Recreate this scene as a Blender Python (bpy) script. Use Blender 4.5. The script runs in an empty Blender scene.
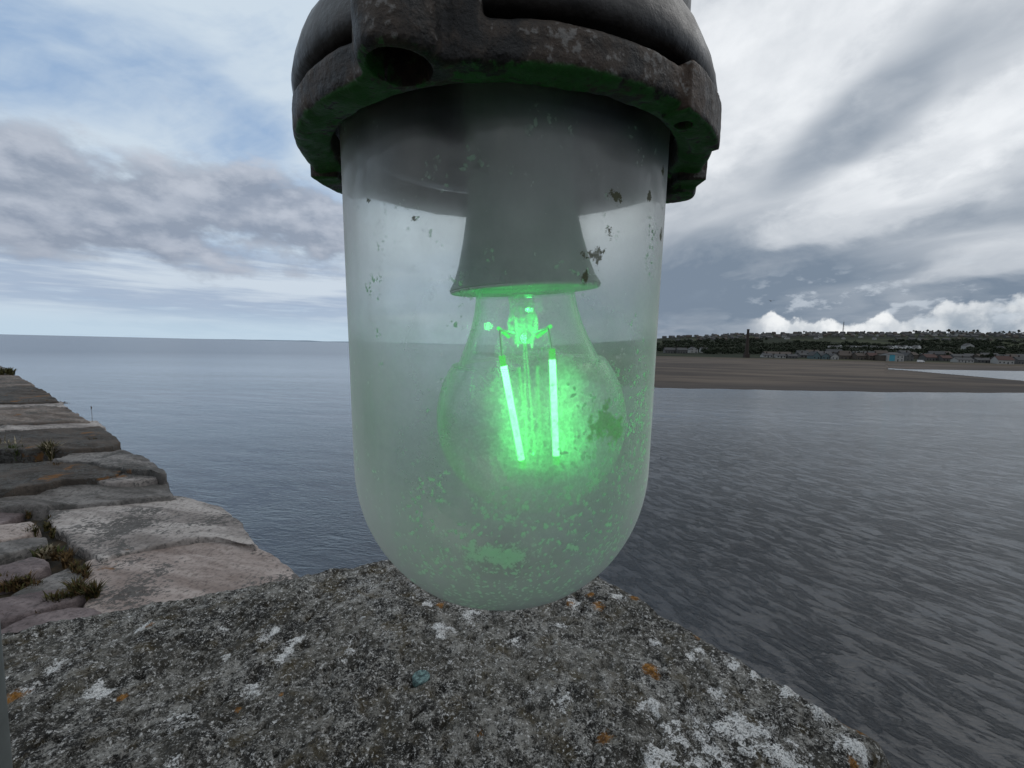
import bpy, bmesh, math, random
from math import sin, cos, pi, radians, atan2, sqrt, exp
from mathutils import Vector, Matrix, noise as mn

random.seed(11)
S = bpy.context.scene
COL = S.collection

# ------------------------------------------------------------------ camera
F = 430.0
CAMZ = 8.0
PITCH = math.atan(38 / F)
ROLL = radians(1.33)
fw = Vector((0, cos(PITCH), -sin(PITCH)))
r0 = Vector((1, 0, 0)); u0 = Vector((0, sin(PITCH), cos(PITCH)))
rt = r0 * cos(ROLL) + u0 * sin(ROLL)
up = -r0 * sin(ROLL) + u0 * cos(ROLL)
CAM = Vector((0, 0, CAMZ))

def ray(px, py):
    return (fw + rt * ((px - 512) / F) + up * ((384 - py) / F)).normalized()

def on_z(px, py, z):
    d = ray(px, py)
    return CAM + d * ((z - CAMZ) / d.z)

cd = bpy.data.cameras.new('camera')
cam = bpy.data.objects.new('camera', cd); COL.objects.link(cam)
cd.sensor_width = 36; cd.lens = F / 1024 * 36
cd.clip_start = 0.01; cd.clip_end = 90000
M3 = Matrix((rt, up, -fw)).transposed()
cam.matrix_world = Matrix.Translation(CAM) @ M3.to_4x4()
S.camera = cam

# ------------------------------------------------------------------ object helpers
def tag(o, label=None, cat=None, group=None, kind=None):
    if label: o['label'] = label
    if cat: o['category'] = cat
    if group: o['group'] = group
    if kind: o['kind'] = kind
    return o

def empty(name, loc):
    o = bpy.data.objects.new(name, None); COL.objects.link(o)
    o.location = loc; o.empty_display_size = 0.05
    return o

def mesh_obj(name, verts, faces, mats, parent=None, smooth=True, midx=None):
    me = bpy.data.meshes.new(name)
    me.from_pydata([tuple(v) for v in verts], [], faces)
    if not isinstance(mats, (list, tuple)): mats = [mats]
    for m in mats: me.materials.append(m)
    if smooth: me.polygons.foreach_set('use_smooth', [True] * len(me.polygons))
    if midx: me.polygons.foreach_set('material_index', midx)
    me.update()
    o = bpy.data.objects.new(name, me); COL.objects.link(o)
    if parent: o.parent = parent
    return o

def bm_obj(name, bm, mats, parent=None, smooth=True):
    me = bpy.data.meshes.new(name)
    bmesh.ops.recalc_face_normals(bm, faces=bm.faces)
    bm.to_mesh(me); bm.free()
    if not isinstance(mats, (list, tuple)): mats = [mats]
    for m in mats: me.materials.append(m)
    if smooth:
        me.polygons.foreach_set('use_smooth', [True] * len(me.polygons))
        me.set_sharp_from_angle(angle=radians(40))
    o = bpy.data.objects.new(name, me); COL.objects.link(o)
    if parent: o.parent = parent
    return o

def lathe_bm(bm, prof, n=96, closed=False, cx=0, cy=0, a0=0, mat=0):
    """revolve (r, z) profile round the z axis"""
    rings = []
    for r, z in prof:
        if r < 1e-7:
            rings.append([bm.verts.new((cx, cy, z))])
        else:
            rings.append([bm.verts.new((cx + r * cos(2 * pi * k / n), cy + r * sin(2 * pi * k / n), z)) for k in range(n)])
    m = len(rings)
    for i in range(m if closed else m - 1):
        A = rings[i]; B = rings[(i + 1) % m]
        for k in range(n):
            k2 = (k + 1) % n
            if len(A) == 1 and len(B) == 1: continue
            if len(A) == 1: f = bm.faces.new((A[0], B[k2], B[k]))
            elif len(B) == 1: f = bm.faces.new((A[k], A[k2], B[0]))
            else: f = bm.faces.new((A[k], A[k2], B[k2], B[k]))
            f.material_index = mat
    return bm

def tube_bm(bm, pts, r, n=10):
    pts = [Vector(p) for p in pts]
    rs = r if isinstance(r, (list, tuple)) else [r] * len(pts)
    rings = []
    for i, p in enumerate(pts):
        t = (pts[min(i + 1, len(pts) - 1)] - pts[max(i - 1, 0)]).normalized()
        a = t.orthogonal().normalized() if i == 0 else (a - t * a.dot(t)).normalized()
        b = t.cross(a)
        rings.append([bm.verts.new(p + (a * cos(2 * pi * k / n) + b * sin(2 * pi * k / n)) * rs[i]) for k in range(n)])
    for A, B in zip(rings, rings[1:]):
        for k in range(n):
            bm.faces.new((A[k], A[(k + 1) % n], B[(k + 1) % n], B[k]))
    bm.faces.new(rings[0][::-1]); bm.faces.new(rings[-1])
    return bm

def fb(v, o=4, h=1.0):
    return mn.fractal(Vector(v), h, 2.0, o)

# ------------------------------------------------------------------ node helpers
class NT:
    def __init__(self, tree):
        self.t = tree; self.n = tree.nodes; self.l = tree.links
    def node(self, typ, **kw):
        n = self.n.new(typ)
        for k, v in kw.items(): setattr(n, k, v)
        return n
    def put(self, sock, v):
        if isinstance(v, E): self.l.new(v.s, sock)
        elif isinstance(v, bpy.types.NodeSocket): self.l.new(v, sock)
        else:
            if hasattr(sock.default_value, '__len__'):
                if not hasattr(v, '__len__'): v = (v,) * 3
                v = tuple(v)
                if sock.type == 'RGBA' and len(v) == 3: v = v + (1,)
                sock.default_value = v
            else: sock.default_value = v
    def math(self, op, *a, clamp=False):
        n = self.node('ShaderNodeMath', operation=op); n.use_clamp = clamp
        for i, v in enumerate(a): self.put(n.inputs[i], v)
        return E(self, n.outputs[0])
    def vmath(self, op, *a):
        n = self.node('ShaderNodeVectorMath', operation=op)
        for i, v in enumerate(a): self.put(n.inputs[i], v)
        return E(self, n.outputs['Value'] if op in ('DOT_PRODUCT', 'LENGTH', 'DISTANCE') else n.outputs[0])
    def scale(self, v, f):
        n = self.node('ShaderNodeVectorMath', operation='SCALE')
        self.put(n.inputs[0], v); self.put(n.inputs['Scale'], f)
        return E(self, n.outputs[0])
    def noise(self, vec, scale=1.0, detail=4.0, rough=0.55, dist=0.0, col=False):
        n = self.node('ShaderNodeTexNoise')
        self.put(n.inputs['Vector'], vec); self.put(n.inputs['Scale'], scale)
        self.put(n.inputs['Detail'], detail); self.put(n.inputs['Roughness'], rough); self.put(n.inputs['Distortion'], dist)
        return E(self, n.outputs['Color' if col else 'Fac'])
    def voro(self, vec, scale, feature='F1', rnd=1.0):
        n = self.node('ShaderNodeTexVoronoi', feature=feature)
        self.put(n.inputs['Vector'], vec); self.put(n.inputs['Scale'], scale); self.put(n.inputs['Randomness'], rnd)
        return E(self, n.outputs['Distance'])
    def ss(self, x, a, b, lo=0.0, hi=1.0):
        n = self.node('ShaderNodeMapRange', interpolation_type='SMOOTHSTEP')
        self.put(n.inputs['Value'], x)
        for i, v in zip((1, 2, 3, 4), (a, b, lo, hi)): self.put(n.inputs[i], v)
        return E(self, n.outputs[0])
    def lin(self, x, a, b, lo=0.0, hi=1.0):
        n = self.node('ShaderNodeMapRange'); n.clamp = True
        self.put(n.inputs['Value'], x)
        for i, v in zip((1, 2, 3, 4), (a, b, lo, hi)): self.put(n.inputs[i], v)
        return E(self, n.outputs[0])
    def mix(self, f, a, b):
        n = self.node('ShaderNodeMix', data_type='RGBA')
        self.put(n.inputs['Factor'], f); self.put(n.inputs['A'] if False else n.inputs[6], a); self.put(n.inputs[7], b)
        return E(self, n.outputs[2])
    def comb(self, x, y, z):
        n = self.node('ShaderNodeCombineXYZ')
        for i, v in enumerate((x, y, z)): self.put(n.inputs[i], v)
        return E(self, n.outputs[0])
    def sep(self, v):
        n = self.node('ShaderNodeSeparateXYZ'); self.put(n.inputs[0], v)
        return [E(self, o) for o in n.outputs]
    def mapping(self, v, loc=(0, 0, 0), rot=(0, 0, 0), scale=(1, 1, 1)):
        if any(rot):                       # turn first, stretch afterwards
            n = self.node('ShaderNodeMapping'); self.put(n.inputs[0], v); self.put(n.inputs[2], rot)
            v = E(self, n.outputs[0])
        n = self.node('ShaderNodeMapping'); self.put(n.inputs[0], v)
        self.put(n.inputs[1], loc); self.put(n.inputs[3], scale)
        return E(self, n.outputs[0])
    def coord(self, which='Object'):
        return E(self, self.node('ShaderNodeTexCoord').outputs[which])
    def pos(self):
        return E(self, self.node('ShaderNodeNewGeometry').outputs['Position'])
    def rnd(self):
        return E(self, self.node('ShaderNodeObjectInfo').outputs['Random'])
    def bump(self, h, dist, strength=1.0, normal=None):
        n = self.node('ShaderNodeBump'); self.put(n.inputs['Height'], h)
        self.put(n.inputs['Distance'], dist); self.put(n.inputs['Strength'], strength)
        if normal: self.put(n.inputs['Normal'], normal)
        return E(self, n.outputs[0])
    def schlick(self, f0=0.04, k=0.96):
        n = self.node('ShaderNodeLayerWeight'); n.inputs[0].default_value = 0.5
        return E(self, n.outputs['Facing']).pow(5.0) * k + f0
    def shader(self, typ, **kw):
        n = self.node(typ)
        for k, v in kw.items(): self.put(n.inputs[k.replace('_', ' ')], v)
        return E(self, n.outputs[0])
    def mixs(self, f, a, b):
        n = self.node('ShaderNodeMixShader'); self.put(n.inputs[0], f)
        self.l.new(a.s, n.inputs[1]); self.l.new(b.s, n.inputs[2])
        return E(self, n.outputs[0])
    def blob(self, p, spots, wob=None):
        """max over soft spots; spots = (point, radius); p a position socket"""
        acc = None
        for c, r in spots:
            d = self.vmath('DISTANCE', p, tuple(c)) / r
            acc = d if acc is None else self.math('MINIMUM', acc, d)
        return acc

class E:
    def __init__(self, nt, s): self.nt = nt; self.s = s
    def __add__(self, o): return self.nt.math('ADD', self, o)
    __radd__ = __add__
    def __sub__(self, o): return self.nt.math('SUBTRACT', self, o)
    def __rsub__(self, o): return self.nt.math('SUBTRACT', o, self)
    def __mul__(self, o): return self.nt.math('MULTIPLY', self, o)
    __rmul__ = __mul__
    def __truediv__(self, o): return self.nt.math('DIVIDE', self, o)
    def clamp(self): return self.nt.math('ADD', self, 0.0, clamp=True)
    def pow(self, e): return self.nt.math('POWER', self, e)

def new_mat(name):
    m = bpy.data.materials.new(name); m.use_nodes = True
    m.node_tree.nodes.clear()
    nt = NT(m.node_tree)
    out = nt.node('ShaderNodeOutputMaterial')
    return m, nt, out

def principled(name, build):
    """build(nt) -> dict of Principled inputs"""
    m, nt, out = new_mat(name)
    b = nt.node('ShaderNodeBsdfPrincipled')
    for k, v in build(nt).items(): nt.put(b.inputs[k], v)
    nt.l.new(b.outputs[0], out.inputs[0])
    return m

def plain(name, c, rough=0.8, var=0.25, scale=3.0, **kw):
    def bld(nt):
        n = nt.noise(nt.coord(), scale, 5, 0.6)
        d = dict(kw)
        d['Base Color'] = nt.mix(n, [x * (1 - var) for x in c], [x * (1 + var) for x in c])
        d['Roughness'] = rough
        return d
    return principled(name, bld)

# ------------------------------------------------------------------ sky
SUN_EL, SUN_AZ = radians(58), radians(62)      # azimuth measured from +Y towards +X
w = bpy.data.worlds.new('World'); S.world = w; w.use_nodes = True
w.node_tree.nodes.clear()
nt = NT(w.node_tree)
sky = nt.node('ShaderNodeTexSky', sky_type='NISHITA')
sky.sun_disc = False; sky.sun_elevation = SUN_EL; sky.sun_rotation = SUN_AZ
sky.air_density = 1.0; sky.dust_density = 1.2; sky.ozone_density = 1.6
D = nt.vmath('NORMALIZE', nt.coord('Generated'))
dx, dy, dz = nt.sep(D)
zc = nt.math('MAXIMUM', dz, 0.0)
den = zc + 0.13
q = nt.comb(dx / den, dy / den, zc * 1.0)      # cloud sheet seen from below
az = nt.math('ARCTAN2', dx, dy)
el = nt.math('ARCSINE', zc)

def sblob(px, py, rx, ry, rot=0.0, warp=None):
    """soft ellipse round one direction of the sky (radii in degrees)"""
    c = ray(px, py)
    t1 = Vector((c.y, -c.x, 0)).normalized(); t2 = t1.cross(c).normalized()
    a = radians(rot)
    e1 = t1 * cos(a) + t2 * sin(a); e2 = -t1 * sin(a) + t2 * cos(a)
    V = warp or D
    u = nt.vmath('DOT_PRODUCT', V, tuple(e1)) - e1.dot(c)
    v = nt.vmath('DOT_PRODUCT', V, tuple(e2)) - e2.dot(c)
    u = u / sin(radians(rx)); v = v / sin(radians(ry))
    g = nt.math('EXPONENT', (u * u + v * v) * -1.0)
    return g * nt.ss(nt.vmath('DOT_PRODUCT', D, tuple(c)), 0.0, 0.3)

K = 10.0                                        # Background strength is 0.1
def C(r, g, b): return (r * K, g * K, b * K)
warp = nt.vmath('SUBTRACT', nt.noise(q, 1.3, 3, 0.5, col=True), (0.5, 0.5, 0.5))
wq = nt.vmath('ADD', q, nt.scale(warp, 0.5))
wD = nt.vmath('ADD', D, nt.scale(warp, 0.10))
def qang(a, b):
    P = []
    for px, py in (a, b):
        d = ray(px, py); k = max(d.z, 0) + 0.13; P.append((d.x / k, d.y / k))
    return -atan2(P[1][1] - P[0][1], P[1][0] - P[0][0])
# high thin cloud, streaked
n_hi = nt.noise(nt.mapping(wq, rot=(0, 0, qang((70, 10), (320, 170))), scale=(0.45, 1.4, 1)), 1.0, 6, 0.55)
n_hi2 = nt.noise(nt.mapping(wq, loc=(3.1, 1.7, 0), rot=(0, 0, qang((780, 165), (960, 60))), scale=(0.5, 1.4, 1)), 1.5, 6, 0.56)
n_mid = nt.noise(nt.mapping(q, loc=(7.3, -2.2, 0.4)), 2.6, 6, 0.6)
blue_hole = nt.math('MAXIMUM', sblob(90, 85, 13, 2.6, 25, wD), sblob(225, 112, 10, 3.4, -36, wD))
blue_hole = nt.math('MAXIMUM', blue_hole, sblob(15, 35, 9, 3.0, 10, wD) * 0.8)
n_vl = nt.noise(nt.mapping(wD, loc=(4, 1, 2), rot=(0, radians(22), 0), scale=(1.0, 1.0, 3.2)), 5.0, 6, 0.58)
veil = (nt.ss(n_hi * 0.5 + n_vl * 0.5, 0.34, 0.62) * 0.80 + 0.38 - blue_hole * 0.60).clamp()
skyc = nt.mix(0.7, sky.outputs[0], C(0.34, 0.50, 0.74))
col = nt.mix(veil, skyc, C(0.60, 0.70, 0.80))
# overcast half of the sky (to the right and behind)
over = nt.ss(az, radians(-26), radians(14))
over = nt.math('MAXIMUM', over, nt.ss(dy, 0.1, -0.4))
n_ed = nt.noise(nt.mapping(wD, loc=(1.5, 3, 0), scale=(1, 1, 1.6)), 6.5, 7, 0.58)
def edged(b, k=1.25, lo=0.25, hi=0.75): return nt.ss(b + (n_ed - 0.5) * k, lo, hi)
streak = edged(sblob(868, 118, 11.5, 3.0, 34, wD))
streak = nt.math('MAXIMUM', streak, edged(sblob(965, 210, 13, 2.3, 8, wD)) * 0.85)
streak = nt.math('MAXIMUM', streak, edged(sblob(740, 262, 17, 6.0, 4, wD)) * 0.85)
streak = nt.math('MAXIMUM', streak, edged(sblob(1005, 12, 8, 3.4, 25, wD)) * 0.75)
glow = nt.math('MAXIMUM', edged(sblob(970, 128, 13, 3.6, 28, wD)), edged(sblob(775, 60, 14, 8, 30, wD)) * 0.55)
glow = nt.math('MAXIMUM', glow, edged(sblob(850, 224, 10, 1.9, 12, wD)) * 0.8)
glow = nt.math('MAXIMUM', glow, edged(sblob(1010, 262, 6, 1.6, 12, wD)) * 0.8)
low = nt.ss(el, radians(16), radians(4))
high = nt.ss(el, radians(40), radians(75))
hz_ = nt.ss(el, radians(3), radians(16), 0.25, 1.0)
tone = (0.60 + (n_hi2 - 0.5) * hz_ * 0.75 + (n_ed - 0.5) * 0.85 - streak * 0.34 + glow * 0.34 - low * 0.50 - high * 0.3).clamp()
ovc = nt.mix(tone, C(0.195, 0.25, 0.325), C(0.86, 0.89, 0.925))
col = nt.mix(over * nt.ss(n_hi, 0.15, 0.5, 0.8, 1.0), col, ovc)
# low streaks over the sea on the left
n_low = nt.noise(nt.comb(az * 2.0, el * 24.0, 0.3), 1.0, 6, 0.6)
lowmask = nt.ss(el, radians(12), radians(8)) * nt.ss(el, radians(0.6), radians(3)) * (1.0 - over)
col = nt.mix(lowmask * nt.ss(n_low, 0.34, 0.5) * 0.9, col, nt.mix(nt.ss(n_low, 0.43, 0.64), C(0.32, 0.41, 0.56), C(0.60, 0.68, 0.77)))
# grey cumulus bank on the left
bank = nt.math('MAXIMUM', sblob(60, 196, 22, 5.6, 0, wD), sblob(265, 215, 15, 5.2, -5, wD))
sD = nt.mapping(D, scale=(1, 1, 2.0))
n_bk = nt.noise(sD, 8.5, 8, 0.60)
n_bk2 = nt.noise(nt.vmath('ADD', sD, (0.01, 0.0, 0.045)), 8.5, 4, 0.55)
bmask = nt.ss(bank + (n_bk - 0.5) * 1.5, 0.26, 0.66)
lit = (nt.ss(n_bk, 0.38, 0.64) * 0.45 + (n_bk - n_bk2) * 1.9 + (el - radians(16)) * 2.2 + 0.25).clamp()
col = nt.mix(bmask * 0.9 * (1.0 - over * 0.6), col, nt.mix(lit, C(0.26, 0.305, 0.39), C(0.50, 0.54, 0.62)))
# bright cumulus heads just above the hills on the right
nb = nt.noise(D, 22.0, 6, 0.55)
nc = nt.noise(nt.comb(az, 0.0, 0.0), 16.0, 3, 0.5)
azr = nt.ss(az, radians(28), radians(31))
top = radians(2.0) + nc * radians(3.6) + nt.ss(az, radians(41), radians(46)) * radians(1.2)
pm = nt.ss((top - el) / radians(2.0) + (nb - 0.5) * 2.0, 0.0, 0.25) * azr * nt.ss(az, radians(80), radians(62))
azs = nt.ss(az, radians(41), radians(45))
depth = nt.ss((top - el) / radians(2.0), 0.1, 1.3)
pc = nt.mix((nt.ss(nb, 0.38, 0.62) * 0.5 + 0.55 - azs * 0.35 - depth * 0.22).clamp(), C(0.33, 0.39, 0.46), C(0.92, 0.94, 0.95))
col = nt.mix(pm * 0.95, col, pc)
nf = nt.noise(nt.mapping(D, loc=(2, 5, 1), scale=(1, 1, 2.2)), 17.0, 6, 0.56)
fband = nt.ss(el, radians(2.0), radians(4.0)) * nt.ss(el, radians(10.0), radians(6.0)) * nt.ss(az, radians(24), radians(34))
col = nt.mix(nt.ss(nf, 0.53, 0.64) * fband * 0.6, col, C(0.60, 0.66, 0.73))
# clear pale band at the sea horizon
col = nt.mix(nt.ss(el, radians(4.2), radians(0.4)) * 0.75 * (1.0 - nt.ss(az, radians(-10), radians(20))), col, C(0.50, 0.64, 0.76))
w.cycles.sampling_method = 'MANUAL'; w.cycles.sample_map_resolution = 256
bg = nt.node('ShaderNodeBackground'); nt.put(bg.inputs[0], col); bg.inputs[1].default_value = 0.1
wo = nt.node('ShaderNodeOutputWorld'); nt.l.new(bg.outputs[0], wo.inputs[0])

sd = bpy.data.lights.new('sun', 'SUN'); sd.energy = 0.55; sd.angle = radians(45); sd.color = (1, 0.96, 0.9)
so = bpy.data.objects.new('sun', sd); COL.objects.link(so)
sdir = Vector((sin(SUN_AZ) * cos(SUN_EL), cos(SUN_AZ) * cos(SUN_EL), sin(SUN_EL)))
so.rotation_euler = sdir.to_track_quat('Z', 'Y').to_euler()
so.location = (3, 3, 20)
S.view_settings.view_transform = 'Standard'; S.view_settings.look = 'None'
S.view_settings.gamma = 1; S.view_settings.exposure = 0.0; S.view_settings.use_curve_mapping = False
S.cycles.max_bounces = 12; S.cycles.transparent_max_bounces = 24
S.cycles.sample_clamp_indirect = 4.0; S.cycles.caustics_refractive = False; S.cycles.caustics_reflective = False
S.cycles.use_denoising = True

# ------------------------------------------------------------------ water
def water_mat():
    def bld(nt):
        p = nt.pos()
        px, py, pz = nt.sep(p)
        dist = nt.vmath('LENGTH', p)
        wv = nt.vmath('ADD', p, nt.scale(nt.noise(p, 0.35, 3, 0.5, col=True), 0.9))
        side = nt.ss(px / (py + 6.0), -0.25, 0.45)
        chop = nt.noise(nt.mapping(wv, rot=(0, 0, radians(58)), scale=(0.8, 2.2, 1)), 1.35, 6, 0.6) * (side * 0.9 + 0.1)
        chop = chop + nt.noise(nt.mapping(wv, rot=(0, 0, radians(8)), scale=(0.6, 2.2, 1)), 1.15, 5, 0.55) * (1.0 - side)
        fine = nt.noise(nt.mapping(wv, rot=(0, 0, radians(12)), scale=(1.0, 1.8, 1)), 4.2, 4, 0.55)
        swell = nt.noise(nt.mapping(p, rot=(0, 0, radians(20)), scale=(0.25, 0.7, 1)), 0.5, 3, 0.5)
        calm = nt.noise(nt.mapping(p, rot=(0, 0, radians(-8)), scale=(0.006, 0.045, 1)), 1.0, 5, 0.6)
        amp = nt.ss(calm, 0.36, 0.62, 0.45, 1.15)
        crest = (1.0 - nt.math('ABSOLUTE', chop - 0.5) * 4.5).clamp().pow(2.0)
        h = (chop * nt.lin(dist, 10, 40, 0.20, 0.15) + crest * nt.lin(dist, 10, 40, 0.060, 0.030) + fine * 0.06) * amp + swell * 0.22
        col = nt.mix(nt.ss(px / (py + 10.0), -0.7, 0.5), nt.mix(nt.ss(dist, 12, 60), (0.018, 0.036, 0.064), (0.062, 0.102, 0.152)), nt.mix(nt.ss(dist + px * 0.6, 14, 85), (0.008, 0.011, 0.015), (0.145, 0.160, 0.175)))  # sky reflection put into the base colour: bluer left, silvery far right
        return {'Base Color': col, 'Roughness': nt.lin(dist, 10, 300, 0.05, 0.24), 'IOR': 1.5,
                'Normal': nt.bump(h, 1.0, nt.lin(dist, 15, 140, 0.75, 0.26))}
    return principled('sea_water', bld)

def ring_plane(name, radii, n, z, mat, kind):
    bm = bmesh.new()
    lathe_bm(bm, [(0, z)] + [(r, z) for r in radii], n)
    o = bm_obj(name, bm, mat, smooth=False); tag(o, kind=kind); return o
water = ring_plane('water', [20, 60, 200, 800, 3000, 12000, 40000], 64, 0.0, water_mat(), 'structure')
tag(water, 'grey blue tidal water reaching from the pier to the horizon')
seabed = plain('sea_floor', (0.05, 0.05, 0.045), 1.0)
o = ring_plane('seabed', [500, 40000], 48, -6.0, seabed, 'structure')

# ------------------------------------------------------------------ sand bank and far shore
def hor(px): return 346 + 0.0232 * (px - 512)
def sand_mat():
    def bld(nt):
        p = nt.pos()
        a = nt.noise(nt.mapping(p, rot=(0, 0, radians(6)), scale=(0.012, 0.05, 1)), 1.0, 7, 0.6, 0.6)
        b = nt.noise(nt.mapping(p, scale=(0.05, 0.22, 1)), 1.0, 6, 0.65)
        z = nt.sep(p)[2]
        c = nt.mix(nt.ss(a * 0.7 + b * 0.3, 0.38, 0.62), (0.030, 0.023, 0.019), (0.105, 0.081, 0.062))
        wet = nt.ss(z, 0.22, 0.03)
        c = nt.mix(wet * 0.8, c, (0.038, 0.031, 0.028))
        return {'Base Color': c, 'Roughness': 0.85, 'Specular IOR Level': 0.2,
                'Normal': nt.bump(b, 0.25, 0.6)}
    return principled('estuary_sand', bld)

def lerp_list(tab, x):
    if x <= tab[0][0]: return tab[0][1]
    for (a, va), (b, vb) in zip(tab, tab[1:]):
        if x <= b: return va + (vb - va) * (x - a) / (b - a)
    return tab[-1][1]
def smst(a, b, x):
    t = min(1, max(0, (x - a) / (b - a))); return t * t * (3 - 2 * t)

verts = []; faces = []
front = [(470, 352.6), (500, 358), (545, 373), (600, 384), (657, 388), (760, 390), (900, 392.5), (1024, 393), (1200, 397), (1500, 404)]
NX, NY = 220, 90
pxs = [470 + (1500 - 470) * i / (NX - 1) for i in range(NX)]
for i, px in enumerate(pxs):
    fy = lerp_list(front, px) + 0.5 * fb((px * 0.03, 0, 3), 3)
    by = hor(px) + 6.9
    for j in range(NY):
        t = j / (NY - 1)
        # equal steps in picture height give growing steps in depth
        y = fy + (by - fy) * t
        g = on_z(px, y, 0)
        z = 0.02 + 1.1 * smst(0, 0.9, t) + 0.10 * fb((g.x * 0.02, g.y * 0.03, 0), 4) * smst(0, .15, t)
        z *= 1.0
        # tidal pool left by the ebb on the right
        if px > 885:
            c = 369.6 + (px - 905) * 0.0525
            half = 0.35 + max(0, px - 905) * 0.037
            dpx = abs(y - c) - half
            z = min(z, 0.03 + 0.09 * dpx) if dpx > 0 else -0.4 * min(1.0, -dpx * 2) - 0.02
        if j == 0: z = -0.4
        if j == NY - 1: z = 0.2
        dd = ray(px, y); s_ = (max(z, 0) - CAMZ) / dd.z; g2 = CAM + dd * s_
        verts.append((g2.x, g2.y, z))
        if i and j:
            a = i * NY + j
            faces.append((a - NY - 1, a - 1, a, a - NY))
sand = mesh_obj('sand_bank', verts, faces, sand_mat())
tag(sand, 'flat brown tidal sand bank across the river mouth', kind='structure')

RIDGE = [(480, 0), (540, 1.0), (600, 6), (657, 10.5), (700, 14), (745, 17), (800, 19), (900, 21.5), (960, 22.5), (1024, 23), (1200, 24), (1500, 24)]
def land_z(px, Y):
    er = lerp_list(RIDGE, px)
    base = -7.4
    t = (Y - 395) / (1150 - 395)
    if t <= 1:
        e = base + (er - base) * max(t, 0) ** 0.85 if t > 0 else base + t * 4
    else:
        e = er - (t - 1) * 3
    x = (px - 512) / F * Y
    z = CAMZ + e * Y / F
    z += 2.2 * fb((x * 0.006, Y * 0.006, 2.0), 4) * smst(420, 700, Y)
    z -= 9 * smst(590, 490, px)
    return z
def land_pt(px, Y, dz=0.0):
    return Vector(((px - 512) / F * Y, Y, land_z(px, Y) + dz))

def land_mat():
    def bld(nt):
        p = nt.pos()
        n = nt.noise(nt.mapping(p, scale=(0.006, 0.012, 0.02)), 1.0, 4, 0.5, 0.5)
        f = nt.noise(p, 0.12, 5, 0.6)
        y = nt.sep(p)[1]
        field = nt.mix(nt.ss(n, 0.50, 0.56), (0.014, 0.020, 0.010), (0.042, 0.050, 0.024))
        field = nt.mix(f * 0.5, field, (0.018, 0.022, 0.013))
        shore = nt.ss(y, 425, 400)
        return {'Base Color': nt.mix(shore, field, (0.09, 0.075, 0.058)), 'Roughness': 0.95, 'Specular IOR Level': 0.1}
    return principled('hill_ground', bld)
verts = []; faces = []
Ys = [380, 390, 398, 405, 415, 430, 450, 475, 505, 540, 580, 625, 675, 730, 790, 850, 910, 970, 1020, 1060, 1095, 1125, 1150, 1180, 1240, 1350, 1600, 2200]
NXh = 150
for i in range(NXh):
    px = 470 + (1500 - 470) * i / (NXh - 1)
    for j, Y in enumerate(Ys):
        z = land_z(px, Y)
        if j == 0: z = -2
        verts.append(((px - 512) / F * Y, Y, z))
        if i and j:
            a = i * len(Ys) + j
            faces.append((a - len(Ys) - 1, a - 1, a, a - len(Ys)))
hill = mesh_obj('hillside', verts, faces, land_mat())
tag(hill, 'dark green hillside with a town beyond the sand bank', kind='structure')

# a faint strip of coast far off on the left of the sea
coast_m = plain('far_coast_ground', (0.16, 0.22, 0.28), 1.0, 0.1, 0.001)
verts = []; faces = []
nn = 60
for i in range(nn):
    px = 190 + (560 - 190) * i / (nn - 1)
    t = i / (nn - 1)
    h = 36 * smst(0, .25, t) * (0.7 + 0.5 * fb((i * 0.25, 0, 5), 3)) + 3
    for dY, hh in ((0, -2), (350, h), (2500, h * 1.05), (3500, -2)):
        Y = 16000 + dY
        verts.append(((px - 512) / F * Y, Y, hh))
    if i:
        for k in range(3):
            a = i * 4 + k
            faces.append((a - 4, a, a + 1, a - 3))
o = mesh_obj('far_coast', verts, faces, coast_m); tag(o, 'low pale blue coast on the sea horizon', kind='structure')

# ------------------------------------------------------------------ houses
M_white = plain('white_render', (0.30, 0.30, 0.29), 0.9)
M_grey = plain('grey_render', (0.085, 0.085, 0.084), 0.9)
M_beige = plain('sandstone_wall', (0.075, 0.064, 0.053), 0.9)
M_teal = plain('pale_teal_render', (0.08, 0.12, 0.13), 0.9)
M_turq = plain('turquoise_panel', (0.05, 0.26, 0.34), 0.7)
M_slate = plain('slate_roof', (0.035, 0.037, 0.04), 0.8)
M_brownroof = plain('brown_tile_roof', (0.055, 0.042, 0.034), 0.85)
M_redroof = plain('red_tile_roof', (0.062, 0.030, 0.025), 0.85)
M_greyroof = plain('grey_tile_roof', (0.055, 0.056, 0.058), 0.85)
M_glassdark = plain('dark_window', (0.02, 0.022, 0.026), 0.2)
M_brick = plain('brown_brick', (0.040, 0.030, 0.025), 0.95)
M_whitepaint = plain('white_paint', (0.75, 0.75, 0.75), 0.5)

def bx(bm, x0, y0, z0, x1, y1, z1, mat=0):
    vs = [bm.verts.new(c) for c in ((x0, y0, z0), (x1, y0, z0), (x1, y1, z0), (x0, y1, z0), (x0, y0, z1), (x1, y0, z1), (x1, y1, z1), (x0, y1, z1))]
    for f in ((0, 3, 2, 1), (4, 5, 6, 7), (0, 1, 5, 4), (1, 2, 6, 5), (2, 3, 7, 6), (3, 0, 4, 7)):
        bm.faces.new([vs[k] for k in f]).material_index = mat

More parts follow.
